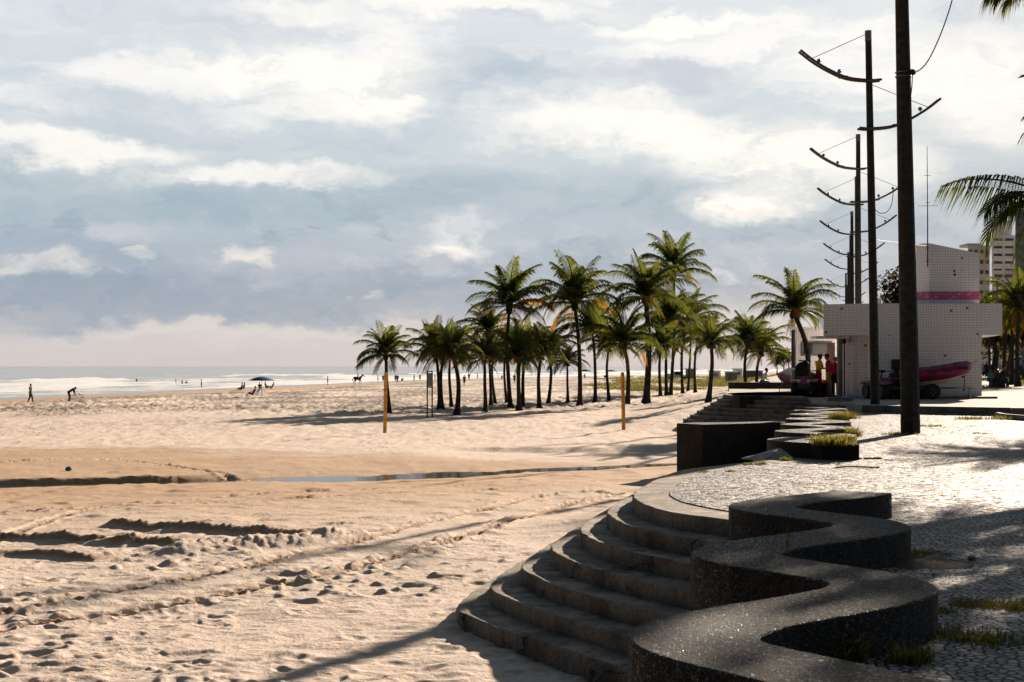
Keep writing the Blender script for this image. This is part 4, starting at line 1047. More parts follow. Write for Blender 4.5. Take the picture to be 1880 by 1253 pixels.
# ================================================================ towers behind
def tower(name, label, x0, x1, d, ytop, wallm, nx, rows, pw, ph, depth=14, skew=.0, y0=None, crown=None, ybot=690):
    X0, X1 = xat(x0,d), xat(x1,d); t = thing(name, label, 'tower block', ((X0+X1)/2, d, .25)); wd = X1-X0; H = zat(ytop,d)-.25
    b = MB().prism([(-wd/2,0),(wd/2,0),(wd/2+depth*X1/d*.8,depth),(-wd/2+depth*X0/d*1.02,depth)], -.3, H)
    if crown: b.box((crown[0]*wd, depth*.4, H+crown[2]/2), (crown[1]*wd, depth*.5, crown[2]))
    b.build('wall', wallm, t, smooth=False)
    fm = None
    z = H-1.9; k = 0
    while k < rows and z > 3:
        for i in range(nx):
            xc = -wd/2+wd*(i+.5)/nx
            if fm is None:
                fr = MB(); fr.box((0,0,ph/2+.04), (pw+.16,.16,.08)); fr.box((0,0,-ph/2-.04), (pw+.16,.22,.08)); fr.box((-pw/2-.04,0,0), (.08,.15,ph)); fr.box((pw/2+.04,0,0), (.08,.15,ph))
                fm = fr.mesh('window', wallm, False); pm = MB().box((0,.0,0), (pw,.06,ph)).mesh('pane', M_PANE, False)
            w = put(bpy.data.objects.new('window', fm), t); w.location = (xc, -.05, z)
            p = put(bpy.data.objects.new('pane', pm), w)
        z -= 3.0; k += 1
    return t, wd, H
M_PANE = mat('reflecting window glass', (.10,.11,.12), .2, .6, 0, .5, .3)
M_BEIGE = mat('beige render', (.72,.62,.55), .8, .3, 0, .12, .2)
M_PALE = mat('pale grey render', (.78,.76,.76), .8, .3, 0, .12, .2)
M_ROSE = mat('rose render', (.74,.62,.57), .8, .3, 0, .12, .2)
M_SLATE = mat('dark facade panels', (.16,.18,.20), .4, .5, 0, .2, .3)
tower('tower_block', 'beige tower block with small square windows behind the roof tower', 1777, 1817, 420, 451, M_BEIGE, 4, 12, 1.0, 1.1, 14, crown=(-.1,.7,.8))
t, wd, H = tower('tower_block', 'pale stepped tower block with wide balcony windows behind the hanging palm leaf', 1821, 1864, 560, 432, M_PALE, 2, 15, 3.3, 1.2, 16, crown=(.2,.5,6))
for i in range(6):
    bm_ = MB().box((0,-.8,0), (wd*.97,1.5,.18)); bm_.box((0,-1.5,.55), (wd*.97,.06,.9)); bm_.build('balcony', M_WHITE, t, loc=(0,0,H-3.4-3.0*i))
tower('round_fronted_block', 'lower rose and grey block in front of the pale stepped tower', 1823, 1861, 480, 497, M_ROSE, 2, 8, 2.6, 1.2, 12)
tower('glass_block', 'dark grey glazed tower block cut by the right picture edge', 1864, 1905, 400, 384, M_SLATE, 3, 16, 1.5, 1.7, 14)
tower('far_gable', 'tiny pale gable top peeping over the tiled roof beside the second pole', 1607, 1618, 300, 548, M_PALE, 1, 2, .5, .6, 6)
b = MB(); zt = zat(517,62.6); b.tube([(0,0,0),(0,0,zt-3.97)], .035, 6); b.box((-.12,0,zt-3.98), (.3,.07,.05))
tag(b.build('lamp_post', M_DARK, loc=(xat(1831,62.6),62.6,3.97)), 'thin dark post on the right end of the tiled roof', 'post')

# ================================================================ people
M_SKIN = mat('brown skin', (.20,.10,.065), .6, .4, 0, .1, 6)
M_SKIN2 = mat('tanned skin', (.30,.165,.11), .6, .4, 0, .1, 6)
M_HAIR = mat('black hair', (.012,.010,.009), .7, .3, 0, .2, 10)
CLO = {}
def cloth(n, c):
    if n not in CLO: CLO[n] = mat(n+' cloth', c, .85, .2, 0, .2, 8)
    return CLO[n]
BLK = cloth('black', (.018,.018,.02)); NAVY = cloth('navy', (.02,.03,.07)); WHT = cloth('white', (.62,.62,.64)); YEL = cloth('yellow', (.60,.34,.015))
REDC = cloth('red', (.36,.018,.045)); MAR = cloth('maroon', (.10,.015,.02)); GRN = cloth('green', (.03,.09,.04)); BLU = cloth('blue', (.03,.09,.25)); OLV = cloth('olive', (.10,.085,.04)); ORG = cloth('orange', (.42,.13,.03)); LIM = cloth('bright green', (.08,.50,.08)); TEAL = cloth('teal', (.06,.17,.16))
V = Vector
def pose(kind):
    """joints for a 1.72 m figure that faces +Y; feet on z = 0"""
    J = dict(pel=V((0,0,.93)), chest=V((0,.01,1.27)), neck=V((0,.01,1.46)), head=V((0,.03,1.61)))
    for s, n in ((-1,'l'),(1,'r')):
        J['hip'+n] = V((.09*s,0,.90)); J['kn'+n] = V((.10*s,.02,.49)); J['an'+n] = V((.10*s,-.02,.08)); J['toe'+n] = V((.12*s,.15,.03))
        J['sh'+n] = V((.185*s,0,1.40)); J['el'+n] = V((.24*s,-.03,1.11)); J['wr'+n] = V((.25*s,.05,.87)); J['ha'+n] = V((.245*s,.09,.76))
    def up(**k):
        for a, b in k.items(): J[a] = V(b)
    def walk(a, back=0):
        up(knl=(-.09,.17*a,.50), anl=(-.09,.26*a,.09), toel=(-.10,.26*a+.17,.05), knr=(.09,-.02*a,.49), anr=(.09,-.30*a,.11), toer=(.10,-.30*a+.15,.03),
           ell=(-.25,-.14*a,1.13), wrl=(-.26,-.16*a,.88), hal=(-.25,-.13*a,.78), elr=(.25,.10*a,1.13), wrr=(.25,.26*a,.93), har=(.24,.33*a,.85))
    if kind == 'walk': walk(1)
    if kind == 'stroll': walk(.6)
    if kind == 'bend':
        up(chest=(0,.33,1.14), neck=(0,.47,1.24), head=(0,.60,1.26), pel=(0,-.05,.90), knl=(-.10,.07,.49), knr=(.10,.06,.49))
        for s, n in ((-1,'l'),(1,'r')): up(**{'hip'+n:(.09*s,-.05,.88),'sh'+n:(.18*s,.40,1.19),'el'+n:(.20*s,.47,.90),'wr'+n:(.18*s,.53,.66),'ha'+n:(.17*s,.56,.56)})
    if kind in ('sit', 'lounge', 'bench', 'leanbench'):
        hz = {'sit':.36,'lounge':.26,'bench':.50,'leanbench':.50}[kind]; lean = {'sit':-.12,'lounge':-.26,'bench':.05,'leanbench':.22}[kind]; D = V((0,0,hz-.93))
        for k in ('pel','chest','neck','head','shl','shr'): J[k] = J[k]+D
        for k, f in (('chest',.6),('neck',1.0),('head',1.0),('shl',.9),('shr',.9)): J[k].y += lean*f*1.2
        for s, n in ((-1,'l'),(1,'r')):
            kz = hz+.10 if hz < .4 else hz+.01
            up(**{'hip'+n:(.09*s,.02,hz-.02),'kn'+n:(.12*s,.43,kz),'an'+n:(.12*s,.52 if hz > .4 else .74,.08),'toe'+n:(.13*s,.70 if hz > .4 else .86,.04),
                  'el'+n:(.24*s,lean*.7+.08,hz+.24),'wr'+n:(.17*s,.32,hz+.17),'ha'+n:(.15*s,.40,hz+.14)})
    if kind == 'hold':     # busy with something in front of the chest
        up(elr=(.26,.06,1.14), wrr=(.14,.30,1.13), har=(.09,.37,1.15), ell=(-.26,.06,1.14), wrl=(-.14,.30,1.12), hal=(-.09,.37,1.14), head=(0,.07,1.60))
    if kind == 'carry': up(elr=(.27,-.05,1.15), wrr=(.33,.14,.98), har=(.34,.20,.93)); walk(.7)
    if kind == 'ride':
        for s, n in ((-1,'l'),(1,'r')): up(**{'kn'+n:(.30*s,.22,.66),'an'+n:(.30*s,.12,.26),'toe'+n:(.31*s,.27,.22),'el'+n:(.22*s,.06,1.15),'wr'+n:(.10*s,.30,1.07),'ha'+n:(.08*s,.36,1.06)})
    if kind == 'wave': up(elr=(.36,.03,1.52), wrr=(.42,.06,1.78), har=(.43,.07,1.88))
    return J
RAD = dict(pel=.125, chest=.135, neck=.052, head=.10)
def remesh(o, v):
    m = o.modifiers.new('skin', 'REMESH'); m.mode = 'VOXEL'; m.voxel_size = v; m.use_smooth_shade = True
    s = o.modifiers.new('soft', 'SMOOTH'); s.iterations = 2; s.factor = .5
def person(kind, loc, rz, label, top=None, bottom=None, skin=None, cap=None, hair=True, H=1.72, sleeves=True, long=False, vox=.022, group=None, shoes=False):
    J = pose(kind); sc = H/1.72; skin = skin or M_SKIN
    t = thing('person', label, 'person', loc, rz, group); t.scale = (sc, sc, sc)
    b = MB(); up = (J['neck']-J['pel']).normalized(); sd = V((1,0,0)); fw = up.cross(sd); 
    M = Matrix((sd, -fw, up)).transposed()
    b.ell(J['pel'], (.155,.105,.13), 12, 8, M); b.ell(J['chest'], (.165,.11,.20), 12, 8, M); b.ell(J['pel'].lerp(J['chest'], .5), (.135,.095,.19), 12, 8, M)
    b.ell((J['shl']+J['shr'])/2+V((0,0,-.02)), (.17,.075,.06), 12, 7, M)
    b.cap(J['neck']-up*.05, .058, J['head']-V((0,0,.05)), .052)
    b.ell(J['head']+V((0,0,.02)), (.076,.093,.112), 12, 9); b.ell(J['head']+V((0,.03,-.055)), (.055,.06,.05), 10, 7)   # skull, jaw
    b.ell(J['head']+V((0,.098,-.005)), (.014,.022,.024), 6, 5)                                                         # nose
    for s in (-1, 1): b.ell(J['head']+V((.078*s,-.005,0)), (.012,.022,.032), 6, 5)
    for n in 'lr':
        b.cap(J['hip'+n], .082, J['kn'+n], .056); b.cap(J['kn'+n], .054, J['an'+n], .036); b.cap(J['an'+n]+V((0,-.03,-.02)), .04, J['toe'+n], .028)
        b.cap(J['sh'+n], .054, J['el'+n], .040); b.cap(J['el'+n], .039, J['wr'+n], .027)
        h = (J['ha'+n]-J['wr'+n]).normalized(); s2 = basis(h)[0]; c = J['wr'+n]+h*.05
        b.ell(c, (.036,.03,.045), 8, 6)
        for i, (o, l) in enumerate(((-.028,.062),(-.010,.075),(.010,.070),(.027,.055))): b.cap(c+s2*o+h*.02, .012, c+s2*o*1.15+h*(.03+l), .010)
        b.cap(c-s2*.03, .014, c-s2*.062+h*.045, .011)
    body = b.build('body', skin, t); remesh(body, vox*.9)
    if top:
        k = MB(); k.ell(J['chest'], (.182,.128,.215), 12, 8, M); k.ell(J['pel'].lerp(J['chest'], .45), (.160,.118,.20), 12, 8, M)
        k.ell((J['shl']+J['shr'])/2+V((0,0,-.02)), (.19,.09,.068), 12, 7, M)
        for n in 'lr':
            e = J['sh'+n].lerp(J['el'+n], 1.0 if long else .72) if sleeves else J['sh'+n].lerp(J['el'+n], .15); k.cap(J['sh'+n], .068, e, .056)
            if long: k.cap(J['el'+n], .054, J['el'+n].lerp(J['wr'+n], .9), .042)
        remesh(k.build('shirt', top, t), vox)
    if bottom:
        k = MB(); k.ell(J['pel'], (.172,.125,.135), 12, 8, M)
        for n in 'lr':
            e = J['hip'+n].lerp(J['kn'+n], 1.0 if long else .78); k.cap(J['hip'+n], .102, e, .080)
            if long: k.cap(J['kn'+n], .078, J['kn'+n].lerp(J['an'+n], .92), .058)
        remesh(k.build('trousers' if long else 'shorts', bottom, t), vox)
    if hair:
        k = MB(); k.ell(J['head']+V((0,-.018,.045)), (.085,.096,.098), 12, 8); k.build('hair', M_HAIR, t)
    if cap:
        k = MB(); k.ell(J['head']+V((0,-.005,.07)), (.092,.104,.075), 12, 8); k.ell(J['head']+V((0,.11,.062)), (.07,.07,.012), 10, 5); k.build('cap', cap, t)
    return t
def P(kind, px, py, rz, label, d=None, z=None, **kw):
    if d is None: x, y, zz = ground_at(px, py)
    else: x, y, zz = xat(px, d), d, z
    return person(kind, (x, y, zz-.015), R(rz), label, **kw)
# facing: 0 looks away from the camera, 180 towards it, -90 to the right, 90 to the left
P('carry', 56, 739.5, -100, 'person in a dark jacket walking along the wet sand at far left', top=OLV, bottom=BLK, long=True, H=1.72)
P('bend', 127, 738, -90, 'person in black bending over the folding chairs on the left of the beach', top=BLK, bottom=BLK, long=True)
P('sit', 443, 719.5, 100, 'person on the left of the pair seated left of the blue parasol', top=BLK, bottom=NAVY)
P('sit', 447.5, 717.5, 80, 'person on the right of the pair seated left of the blue parasol', top=MAR, bottom=BLK)
P('lounge', 464, 728, 80, 'person reclining in the dark blue chair under the parasol', top=NAVY, bottom=BLK)
P('sit', 488.5, 715.5, -60, 'person sitting up in the shade right of the parasol pole', top=BLK, bottom=BLK)
P('lounge', 499, 714.5, 95, 'person leaning back at the far right of the parasol group', top=MAR, bottom=NAVY)
P('sit', 477, 717.5, 0, 'person in maroon half hidden behind the parasol pole', top=MAR, bottom=MAR)
P('stand', 601.5, 707.5, -90, 'person standing at the water edge between the parasol and the horse', bottom=BLK, skin=M_SKIN)
def wade(px, py, drop, lb, **kw):
    d = F*(EYE-SEA_Z)/(py-HY); person(kw.pop('k', 'stand'), (xat(px, d), d, SEA_Z-drop), R(kw.pop('rz', 180)), lb, **kw)
wade(370, 711.5, .25, 'person wading in shallow foam left of the seated pair', bottom=BLK, rz=90)
wade(323, 703, .85, 'bather raising an arm in the surf, upper of the four bathers', bottom=BLK, k='wave', rz=90)
wade(334.5, 704.5, .95, 'bather crouched in the surf, left of the close pair', bottom=BLK, rz=140)
wade(342, 704.5, 1.0, 'bather low in the surf, right of the close pair', bottom=BLK, rz=200)
wade(251, 700.5, 1.0, 'lone bather far left in the breaking waves', bottom=BLK)
for px, py, k, rz, lb, kw in (
 (694, 703.5, 'stand', 90, 'person in white right of the horse, left of the yellow post', dict(top=WHT, bottom=BLK)),
 (703.5, 702.5, 'stand', 180, 'person touching the left edge of the left yellow post', dict(top=BLK, bottom=BLK)),
 (729.5, 703, 'stand', 180, 'stout person in black just right of the left yellow post palm', dict(top=BLK, bottom=BLK, long=True)),
 (726, 702, 'stand', 180, 'slim person close left of the stout person in black', dict(bottom=NAVY)),
 (760.5, 701, 'stroll', 90, 'person in dark clothes left of the signboard', dict(top=BLK, bottom=BLK)),
 (771, 700, 'stand', 180, 'thin person nearest the left leg of the signboard', dict(bottom=BLK)),
 (798.5, 700, 'stroll', -90, 'person in dark clothes right of the signboard', dict(top=BLK, bottom=MAR)),
 (852.5, 709, 'walk', 180, 'person in a red shirt walking towards the camera between the palms', dict(top=MAR, bottom=BLK)),
 (861, 699.5, 'stand', 180, 'person behind and right of the red shirted walker', dict(top=BLK, bottom=BLK)),
 (876.5, 696.5, 'stroll', 90, 'distant stroller left of the short front palm', dict(bottom=BLK)),
 (902.5, 706, 'stroll', -90, 'person half hidden between two leaning palm stems', dict(top=MAR, bottom=BLK)),
 (921.5, 698, 'sit', 180, 'person sitting on the sand left of the first tall palm', dict(top=MAR, bottom=BLK)),
 (944.5, 705.5, 'walk', 180, 'dark slim person right beside the first tall palm stem', dict(top=BLK, bottom=BLK)),
 (1073, 694.5, 'sit', 180, 'person seated under the left far parasol', dict(top=BLK, bottom=BLK)),
): P(k, px, py, rz, lb, vox=.03, **kw)
# lifeguards by the doorway
P('hold', 1503, 0, -75, 'lifeguard in yellow shirt and red cap standing behind the red quad bike', d=61.0, z=.27, top=YEL, bottom=REDC, cap=REDC, H=1.76)
P('hold', 1521, 0, 85, 'lifeguard in red and yellow facing the one in the yellow shirt', d=60.6, z=.27, top=REDC, bottom=YEL, cap=MAR, H=1.76)
P('stand', 1533.5, 0, 180, 'person in red shirt and dark trousers by the open door', d=59.2, z=.27, top=REDC, bottom=BLK, long=True, H=1.62)
P('leanbench', 1398, 0, -95, 'man in white shirt sitting on the planter wall under the small palms', d=80.2, z=.13, top=WHT, bottom=NAVY, H=1.7)
P('leanbench', 1833.5, 0, -95, 'person in dark clothes hunched on the dark block right of the building', d=83.0, z=.25, top=BLK, bottom=NAVY, long=True, H=1.72)
P('bench', 1827.5, 0, -80, 'second person on the dark block, behind the hunched one', d=83.6, z=.25, top=OLV, bottom=BLK, long=True, H=1.74)
P('stand', 1864, 0, 180, 'distant person in white standing between the promenade palms', d=150, z=.25, top=WHT, bottom=BLK)
P('stand', 1811.5, 0, 180, 'person in dark blue standing before the white car', d=150, z=.25, top=NAVY, bottom=BLK)

# ================================================================ beach things
def parasol(px, py, r, h, label, m1, d=None, group=None, tilt=0):
    x, y, z = ground_at(px, py) if d is None else (xat(px,d), d, float(zbase(xat(px,d),d)))
    t = thing('beach_parasol', label, 'parasol', (x,y,z), 0, group)
    MB().tube([(0,0,-.2),(.02,0,h)], .022, 8).build('pole', M_STEEL, t)
    k = MB(); n = 8; rings = 6; vs = []
    for j in range(rings+1):
        u = j/rings
        for i in range(n*3):
            a = 2*math.pi*i/(n*3); sc = 1-.05*u*(1-abs(math.cos(a*n/2)))
            vs.append((u*r*math.cos(a)*sc+.02, u*r*math.sin(a)*sc, h+.05-.30*r*u**1.7-.03*u*(1-abs(math.cos(a*n/2)))))
    m = n*3
    k.add(vs, [(j*m+i, j*m+(i+1) % m, (j+1)*m+(i+1) % m, (j+1)*m+i) for j in range(rings) for i in range(m)])
    c = k.build('canopy', m1, t); so_ = c.modifiers.new('thick', 'SOLIDIFY'); so_.thickness = .012
    c.rotation_euler = (0, tilt, 0)
    f = MB()
    for i in range(n):
        a = 2*math.pi*i/n; f.tube([(.02,0,h-.02), (r*.55*math.cos(a), r*.55*math.sin(a), h-.12*r)], .008, 4)
    f.build('ribs', M_STEEL, t)
parasol(480.5, 730, 1.32, 2.02, 'dark blue beach parasol over the seated group left of the palms', cloth('parasol blue', (.012,.045,.22)), group='beach parasols')
parasol(1075, 697, 1.7, 2.3, 'left far blue grey parasol seen between the palm stems', cloth('parasol grey', (.06,.08,.11)), group='beach parasols')
parasol(1122.5, 695, 1.6, 2.1, 'right far blue grey parasol seen between the palm stems', cloth('parasol slate', (.07,.09,.13)), group='beach parasols')
def beach_chair(px, py, rz, label, m1, back=.55):
    x, y, z = ground_at(px, py); t = thing('beach_chair', label, 'chair', (x,y,z), R(rz), 'folding beach chairs')
    f = MB()
    for s in (-.25,.25):
        f.tube([(s,.25,.0),(s,-.18,.36),(s,-.42,.85)], .013, 6); f.tube([(s,-.30,0),(s,.22,.34)], .013, 6); f.tube([(s,-.34,.52),(s,.20,.50)], .015, 6)
    f.build('frame', M_STEEL, t)
    MB().box((0,.02,.29), (.46,.44,.02), 0, Matrix.Rotation(R(8),3,'X')).build('seat', m1, t)
    MB().box((0,-.315,.60), (.46,.02,.56), 0, Matrix.Rotation(R(24),3,'X')).build('backrest', m1, t)
    return t
beach_chair(133, 736.5, -90, 'bright green folding beach chair held by the bending person', LIM)
beach_chair(140.5, 735, -90, 'orange folding beach chair beside the green one', ORG)
beach_chair(151, 734, -90, 'blue folding beach chair, right of the orange one', BLU)
beach_chair(469, 728.5, 80, 'blue beach chair under the dark blue parasol', BLU)
beach_chair(1111, 696, 180, 'reddish beach chair left of the right far parasol', MAR)
beach_chair(737, 702.5, 150, 'low dark chair beside the stout person in black', BLK)
def yellow_post(px, py, ptop, label, lean=0):
    x, y, z = ground_at(px, py); h = (py-ptop)*y/F
    b = MB(); b.box((0,0,h/2-.1), (.135,.105,h+.2), .5); b.box((.02,0,h*.5), (.03,.15,.05), .5); b.box((.02,0,h*.9), (.03,.15,.04), .5)
    o = b.build('goal_post', M_YELP, loc=(x,y,z), bevel=.012); o.rotation_euler = (0, lean, 0)
    return tag(o, label, 'post', 'yellow wooden posts')
yellow_post(706.5, 795, 684, 'left yellow square post on the sand in front of the leftmost palm', .018)
yellow_post(1145, 790, 684, 'right yellow square post on the sand in front of the yellowing palm', -.02)
def sign():
    x, y, z = ground_at(790, 768.5); t = thing('sign_board', 'narrow signboard on two dark legs at the edge of the palm shade', 'sign', (x,y,z)); s = y/F
    for px in (784.5,793.5): MB().box(((px-790)*s+.0,0,(768-681)*s/2), (.075,.075,(768-681)*s)).build('leg', M_GREENM, t, bevel=.008)
    MB().box((-.02,-.05,(768-697)*s), (8.2*s,.03,25*s)).build('panel', mat('faded grey green panel', (.20,.26,.25), .5, .4, 0, .15, 3), t, bevel=.006)
    MB().box((-.03,0,(768-681.7)*s), (10.6*s,.08,.06)).build('crossbar', M_GREENM, t)
    MB().box((-.03,0,(768-711)*s), (9.0*s-.08,.06,.06)).build('lower_bar', M_GREENM, t)
sign()
def horse():
    x, y, z = ground_at(657, 706.5); t = thing('horse', 'dark horse walking along the water edge with a rider', 'horse', (x,y,z), R(-90))
    b = MB()
    b.loft([[V((math.cos(a)*w, yy, zz+math.sin(a)*hh)) for a in [2*math.pi*i/12 for i in range(12)]] for yy, zz, w, hh in ((-.78,1.25,.10,.14),(-.65,1.22,.25,.27),(-.3,1.17,.27,.30),(.1,1.15,.28,.31),(.45,1.18,.25,.30),(.62,1.24,.16,.22))])
    b.cap((0,.50,1.32), .21, (0,.92,1.78), .115); b.cap((0,.94,1.80), .12, (0,1.22,1.55), .06); b.ell((0,1.25,1.53), (.06,.09,.06))
    for s in (-1,1): b.cap((.06*s,.90,1.88), .03, (.07*s,.91,1.98), .008)
    for s, f in ((-1,.12),(1,-.14)):
        b.cap((.13*s,.42,1.02), .12, (.13*s,.44+f,.62), .065); b.cap((.13*s,.44+f,.62), .06, (.13*s,.40+f*1.4,.12), .04); b.cap((.13*s,.40+f*1.4,.1), .05, (.13*s,.44+f*1.4,.04), .055)
        b.cap((.14*s,-.58,1.1), .17, (.14*s,-.45-f,.72), .085); b.cap((.14*s,-.45-f,.72), .07, (.14*s,-.70-f,.50), .055); b.cap((.14*s,-.70-f,.50), .05, (.14*s,-.62-f,.10), .04); b.cap((.14*s,-.62-f,.1), .05, (.14*s,-.58-f,.04), .055)
    remesh(b.build('body', mat('dark brown coat', (.03,.02,.015), .7, .3), t), .03)
    k = MB(); k.cap((0,-.80,1.32), .05, (0,-.98,.75), .08); k.build('tail', M_HAIR, t)
    k = MB(); k.cap((0,.52,1.56), .04, (0,.90,1.92), .035); k.build('mane', M_HAIR, t)
    person('ride', (x, y, z+.56), R(-90), 'rider in pale clothes on the dark horse at the water edge', top=WHT, bottom=cloth('grey', (.3,.3,.3)), long=True, skin=M_SKIN2, vox=.03)
horse()
def lump(px, py, r, label, m1, cat, name, z=None, sq=.7):
    x, y, zz = ground_at(px, py) if z is None else (*at(px, py, z), z)
    rnd = random.Random(int(px)); b = MB(); b.ell((0,0,r*sq*.6), (r, r*.9, r*sq), 12, 9)
    b.v = [tuple(Vector(p)*(1+.16*float(perlin(p[0]/r*1.3+px, p[1]/r*1.3+p[2]/r, 3)))) for p in b.v]
    return tag(b.build(name, m1, loc=(x,y,zz)), label, cat)
M_STONE = mat('grey stone', (.12,.11,.10), .85, .3, 0, .3, 9, .01, 30)
lump(126, 864, .10, 'small dark clump lying alone on the orange wet sand', M_STONE, 'stone', 'beach_clump')
lump(1785, 1029, .032, 'small loose grey stone on the mosaic right of the wavy bench', M_STONE, 'stone', 'loose_stone', .012)
def rock(px, py, s, label):
    x, y = at(px, py, .0); rnd = random.Random(9); bm = bmesh.new()
    for i in range(26):
        a = rnd.uniform(0, 6.28); q = rnd.uniform(.3, 1)
        bm.verts.new((math.cos(a)*q*s[0], math.sin(a)*q*s[1], s[2]*rnd.random()**1.6*(1.15-.7*q)*(1+.5*math.cos(a-.5))))
    bmesh.ops.convex_hull(bm, input=bm.verts[:]); bmesh.ops.subdivide_edges(bm, edges=bm.edges[:], cuts=2, use_grid_fill=True, fractal=.25, seed=4)
    me = bpy.data.meshes.new('pale_rock'); bm.to_mesh(me); bm.free(); me.materials.append(mat('pale rock', (.36,.345,.33), .85, .3, 0, .3, 5, .01, 20))
    o = put(bpy.data.objects.new('pale_rock', me)); o.location = (x,y,-.03); tag(o, label, 'rock')
rock(1410, 842, (.46,.30,.24), 'pale sandy rock at the foot of the dark retaining wall')
b = MB(); b.tube(spline([(-.3,0,.012),(-.1,.03,.02),(.12,-.02,.018),(.34,.02,.012)], 4), [.012]*13, 6); b.tube([(.1,-.02,.02),(.22,-.09,.014)], .008, 5)
x, y = at(1572, 860, .012); tag(b.build('fallen_twig', M_BARK, loc=(x,y,.012)), 'dry fallen twig lying on the sunlit mosaic', 'twig')
b = MB(); 
for i in range(9): b.ell((random.uniform(-.3,.3), random.uniform(-.05,.05), .012), (.06,.03,.014), 7, 4)
x, y = at(1602, 843, .012); tag(b.build('dry_leaf_litter', M_BARK, loc=(x,y,.012)), 'scrap of dry leaves at the near corner of the distant wavy bench', 'leaves')
x, y = at(1690, 1035, .012)
k = MB(); n = 40
k.add([(0,0,.022)]+[(math.cos(2*math.pi*i/n)*(.42+.10*float(perlin(i*.5,2.2,4))), math.sin(2*math.pi*i/n)*(.30+.08*float(perlin(i*.6,5.2,4))), .003) for i in range(n)], [(0, 1+i, 1+(i+1) % n) for i in range(n)])
o = k.build('bare_soil', mat('dark soil', (.045,.035,.028), .95, .2, 0, .5, 14, .02, 40), loc=(x,y,.012)); tag(o, kind='structure')

# ================================================================ vehicles
def wheel(parent, c, r, w, axis='X', rimm=None, name='wheel'):
    M = Matrix.Translation(c) @ (Matrix.Rotation(R(90),4,'Y') if axis == 'X' else Matrix.Rotation(R(90),4,'X'))
    b = MB(); b.lathe([(r*.55,-w*.42),(r*.8,-w*.5),(r*.95,-w*.42),(r,-w*.2),(r,w*.2),(r*.95,w*.42),(r*.8,w*.5),(r*.55,w*.42)], 20, M)
    o = b.build(name, M_BLACK, parent)
    k = MB(); k.lathe([(.03,-w*.36),(r*.56,-w*.34),(r*.56,w*.34),(.03,w*.36)], 14, M)
    for i in range(5):
        a = i*2*math.pi/5
        for s in (-1,1): k.ell(M @ V((r*.33*math.cos(a), r*.33*math.sin(a), s*w*.36)), r*.09, 6, 4)
    k.build('rim', rimm or M_STEEL, o); return o
def quad(loc, rz, label):
    t = thing('quad_bike', label, 'quad bike', loc, R(rz), 'red beach quad bikes')
    for sx in (-.43,.43):
        for sy in (-.62,.62): wheel(t, (sx,sy,.30), .30, .26, 'X', M_STEEL)
    b = MB(); b.box((0,0,.42), (.42,1.3,.22)); b.tube([(-.36,.62,.34),(.36,.62,.34)], .04, 8); b.tube([(-.36,-.62,.34),(.36,-.62,.34)], .04, 8); b.box((0,.80,.42), (.62,.10,.26)); b.box((0,0,.24), (.30,.9,.14))
    b.build('chassis', M_DARK, t, bevel=.02)
    f = MB()
    for sx in (-1,1):
        for sy in (-1,1):
            pr = [(-.26,.56),(-.20,.66),(-.06,.71),(.10,.70),(.24,.62)]
            r1 = [V((sx*.24, sy*(.62+y*1.5), z)) for y, z in pr]; r2 = [V((sx*.60, sy*(.62+y*1.5), z-.03)) for y, z in pr]
            r3 = [p+V((0,0,-.035)) for p in r2]; r4 = [p+V((0,0,-.035)) for p in r1]
            f.loft([[r1[i], r2[i], r3[i], r4[i]] for i in range(5)])
    f.loft([[V((-w,y,z)), V((-w*.8,y,z+h)), V((w*.8,y,z+h)), V((w,y,z))] for y, w, z, h in ((.86,.20,.52,.12),(.70,.25,.52,.22),(.40,.22,.54,.28),(.10,.16,.54,.24))])
    f.build('fenders', M_RED, t)
    s = MB(); s.loft([[V((-w,y,.66)), V((-w*.85,y,z)), V((w*.85,y,z)), V((w,y,.66))] for y, w, z in ((.12,.12,.76),(-.1,.15,.82),(-.45,.17,.83),(-.62,.16,.90),(-.68,.14,.86))]); s.build('seat', M_BLACK, t)
    h = MB(); h.tube([(0,.42,.70),(0,.30,1.02)], .03, 8); h.tube(spline([(-.40,.16,1.06),(-.2,.26,1.06),(.2,.26,1.06),(.40,.16,1.06)], 4), .017, 8); h.box((0,.29,1.06), (.2,.12,.10))
    for sx in (-1,1): h.tube([(sx*.30,.20,1.06),(sx*.44,.13,1.055)], .026, 8)
    h.build('handlebar', M_BLACK, t)
    for sy in (.72,-.78):
        r = MB()
        for x in (-.3,-.1,.1,.3): r.tube([(x,sy-.22,.80),(x,sy+.22,.80)], .012, 6)
        for y in (-.22,.22): r.tube([(-.34,sy+y,.80),(.34,sy+y,.80)], .014, 6)
        for x in (-.2,.2): r.tube([(x,sy,.62),(x,sy,.80)], .014, 6)
        r.build('rack', M_STEEL, t)
    for sx in (-.22,.22): MB().ell((sx,.88,.62), (.085,.05,.07), 10, 7).build('headlight', M_LENS, t)
    return t
quad((xat(1487,60.9), 60.95, .25), 152, 'red quad bike with headlights facing the camera on the terrace edge')
quad((xat(1627,54.3), 54.4, .25), 12, 'second red quad bike parked between the two nearest poles')
def trailer(t, L, w, wy, r=.27):
    b = MB()
    for s in (-1,1): b.tube([(s*w/2,-L*.45,.42),(s*w/2,L*.2,.42),(0,L*.55,.42)], .035, 6)
    for y in (-L*.4,0,L*.2): b.tube([(-w/2,y,.42),(w/2,y,.42)], .03, 6)
    b.tube([(0,L*.5,.42),(0,L*.62,.42)], .03, 6); b.tube([(0,L*.50,.42),(0,L*.50,.95)], .03, 6); b.tube([(0,L*.56,.42),(0,L*.56,.08)], .025, 6); b.ell((0,L*.56,.09), .07, 8, 6)
    b.build('frame', M_STEEL, t)
    for y in wy:
        for s in (-1,1): wheel(t, (s*(w/2+.14),y,r), r, .16)
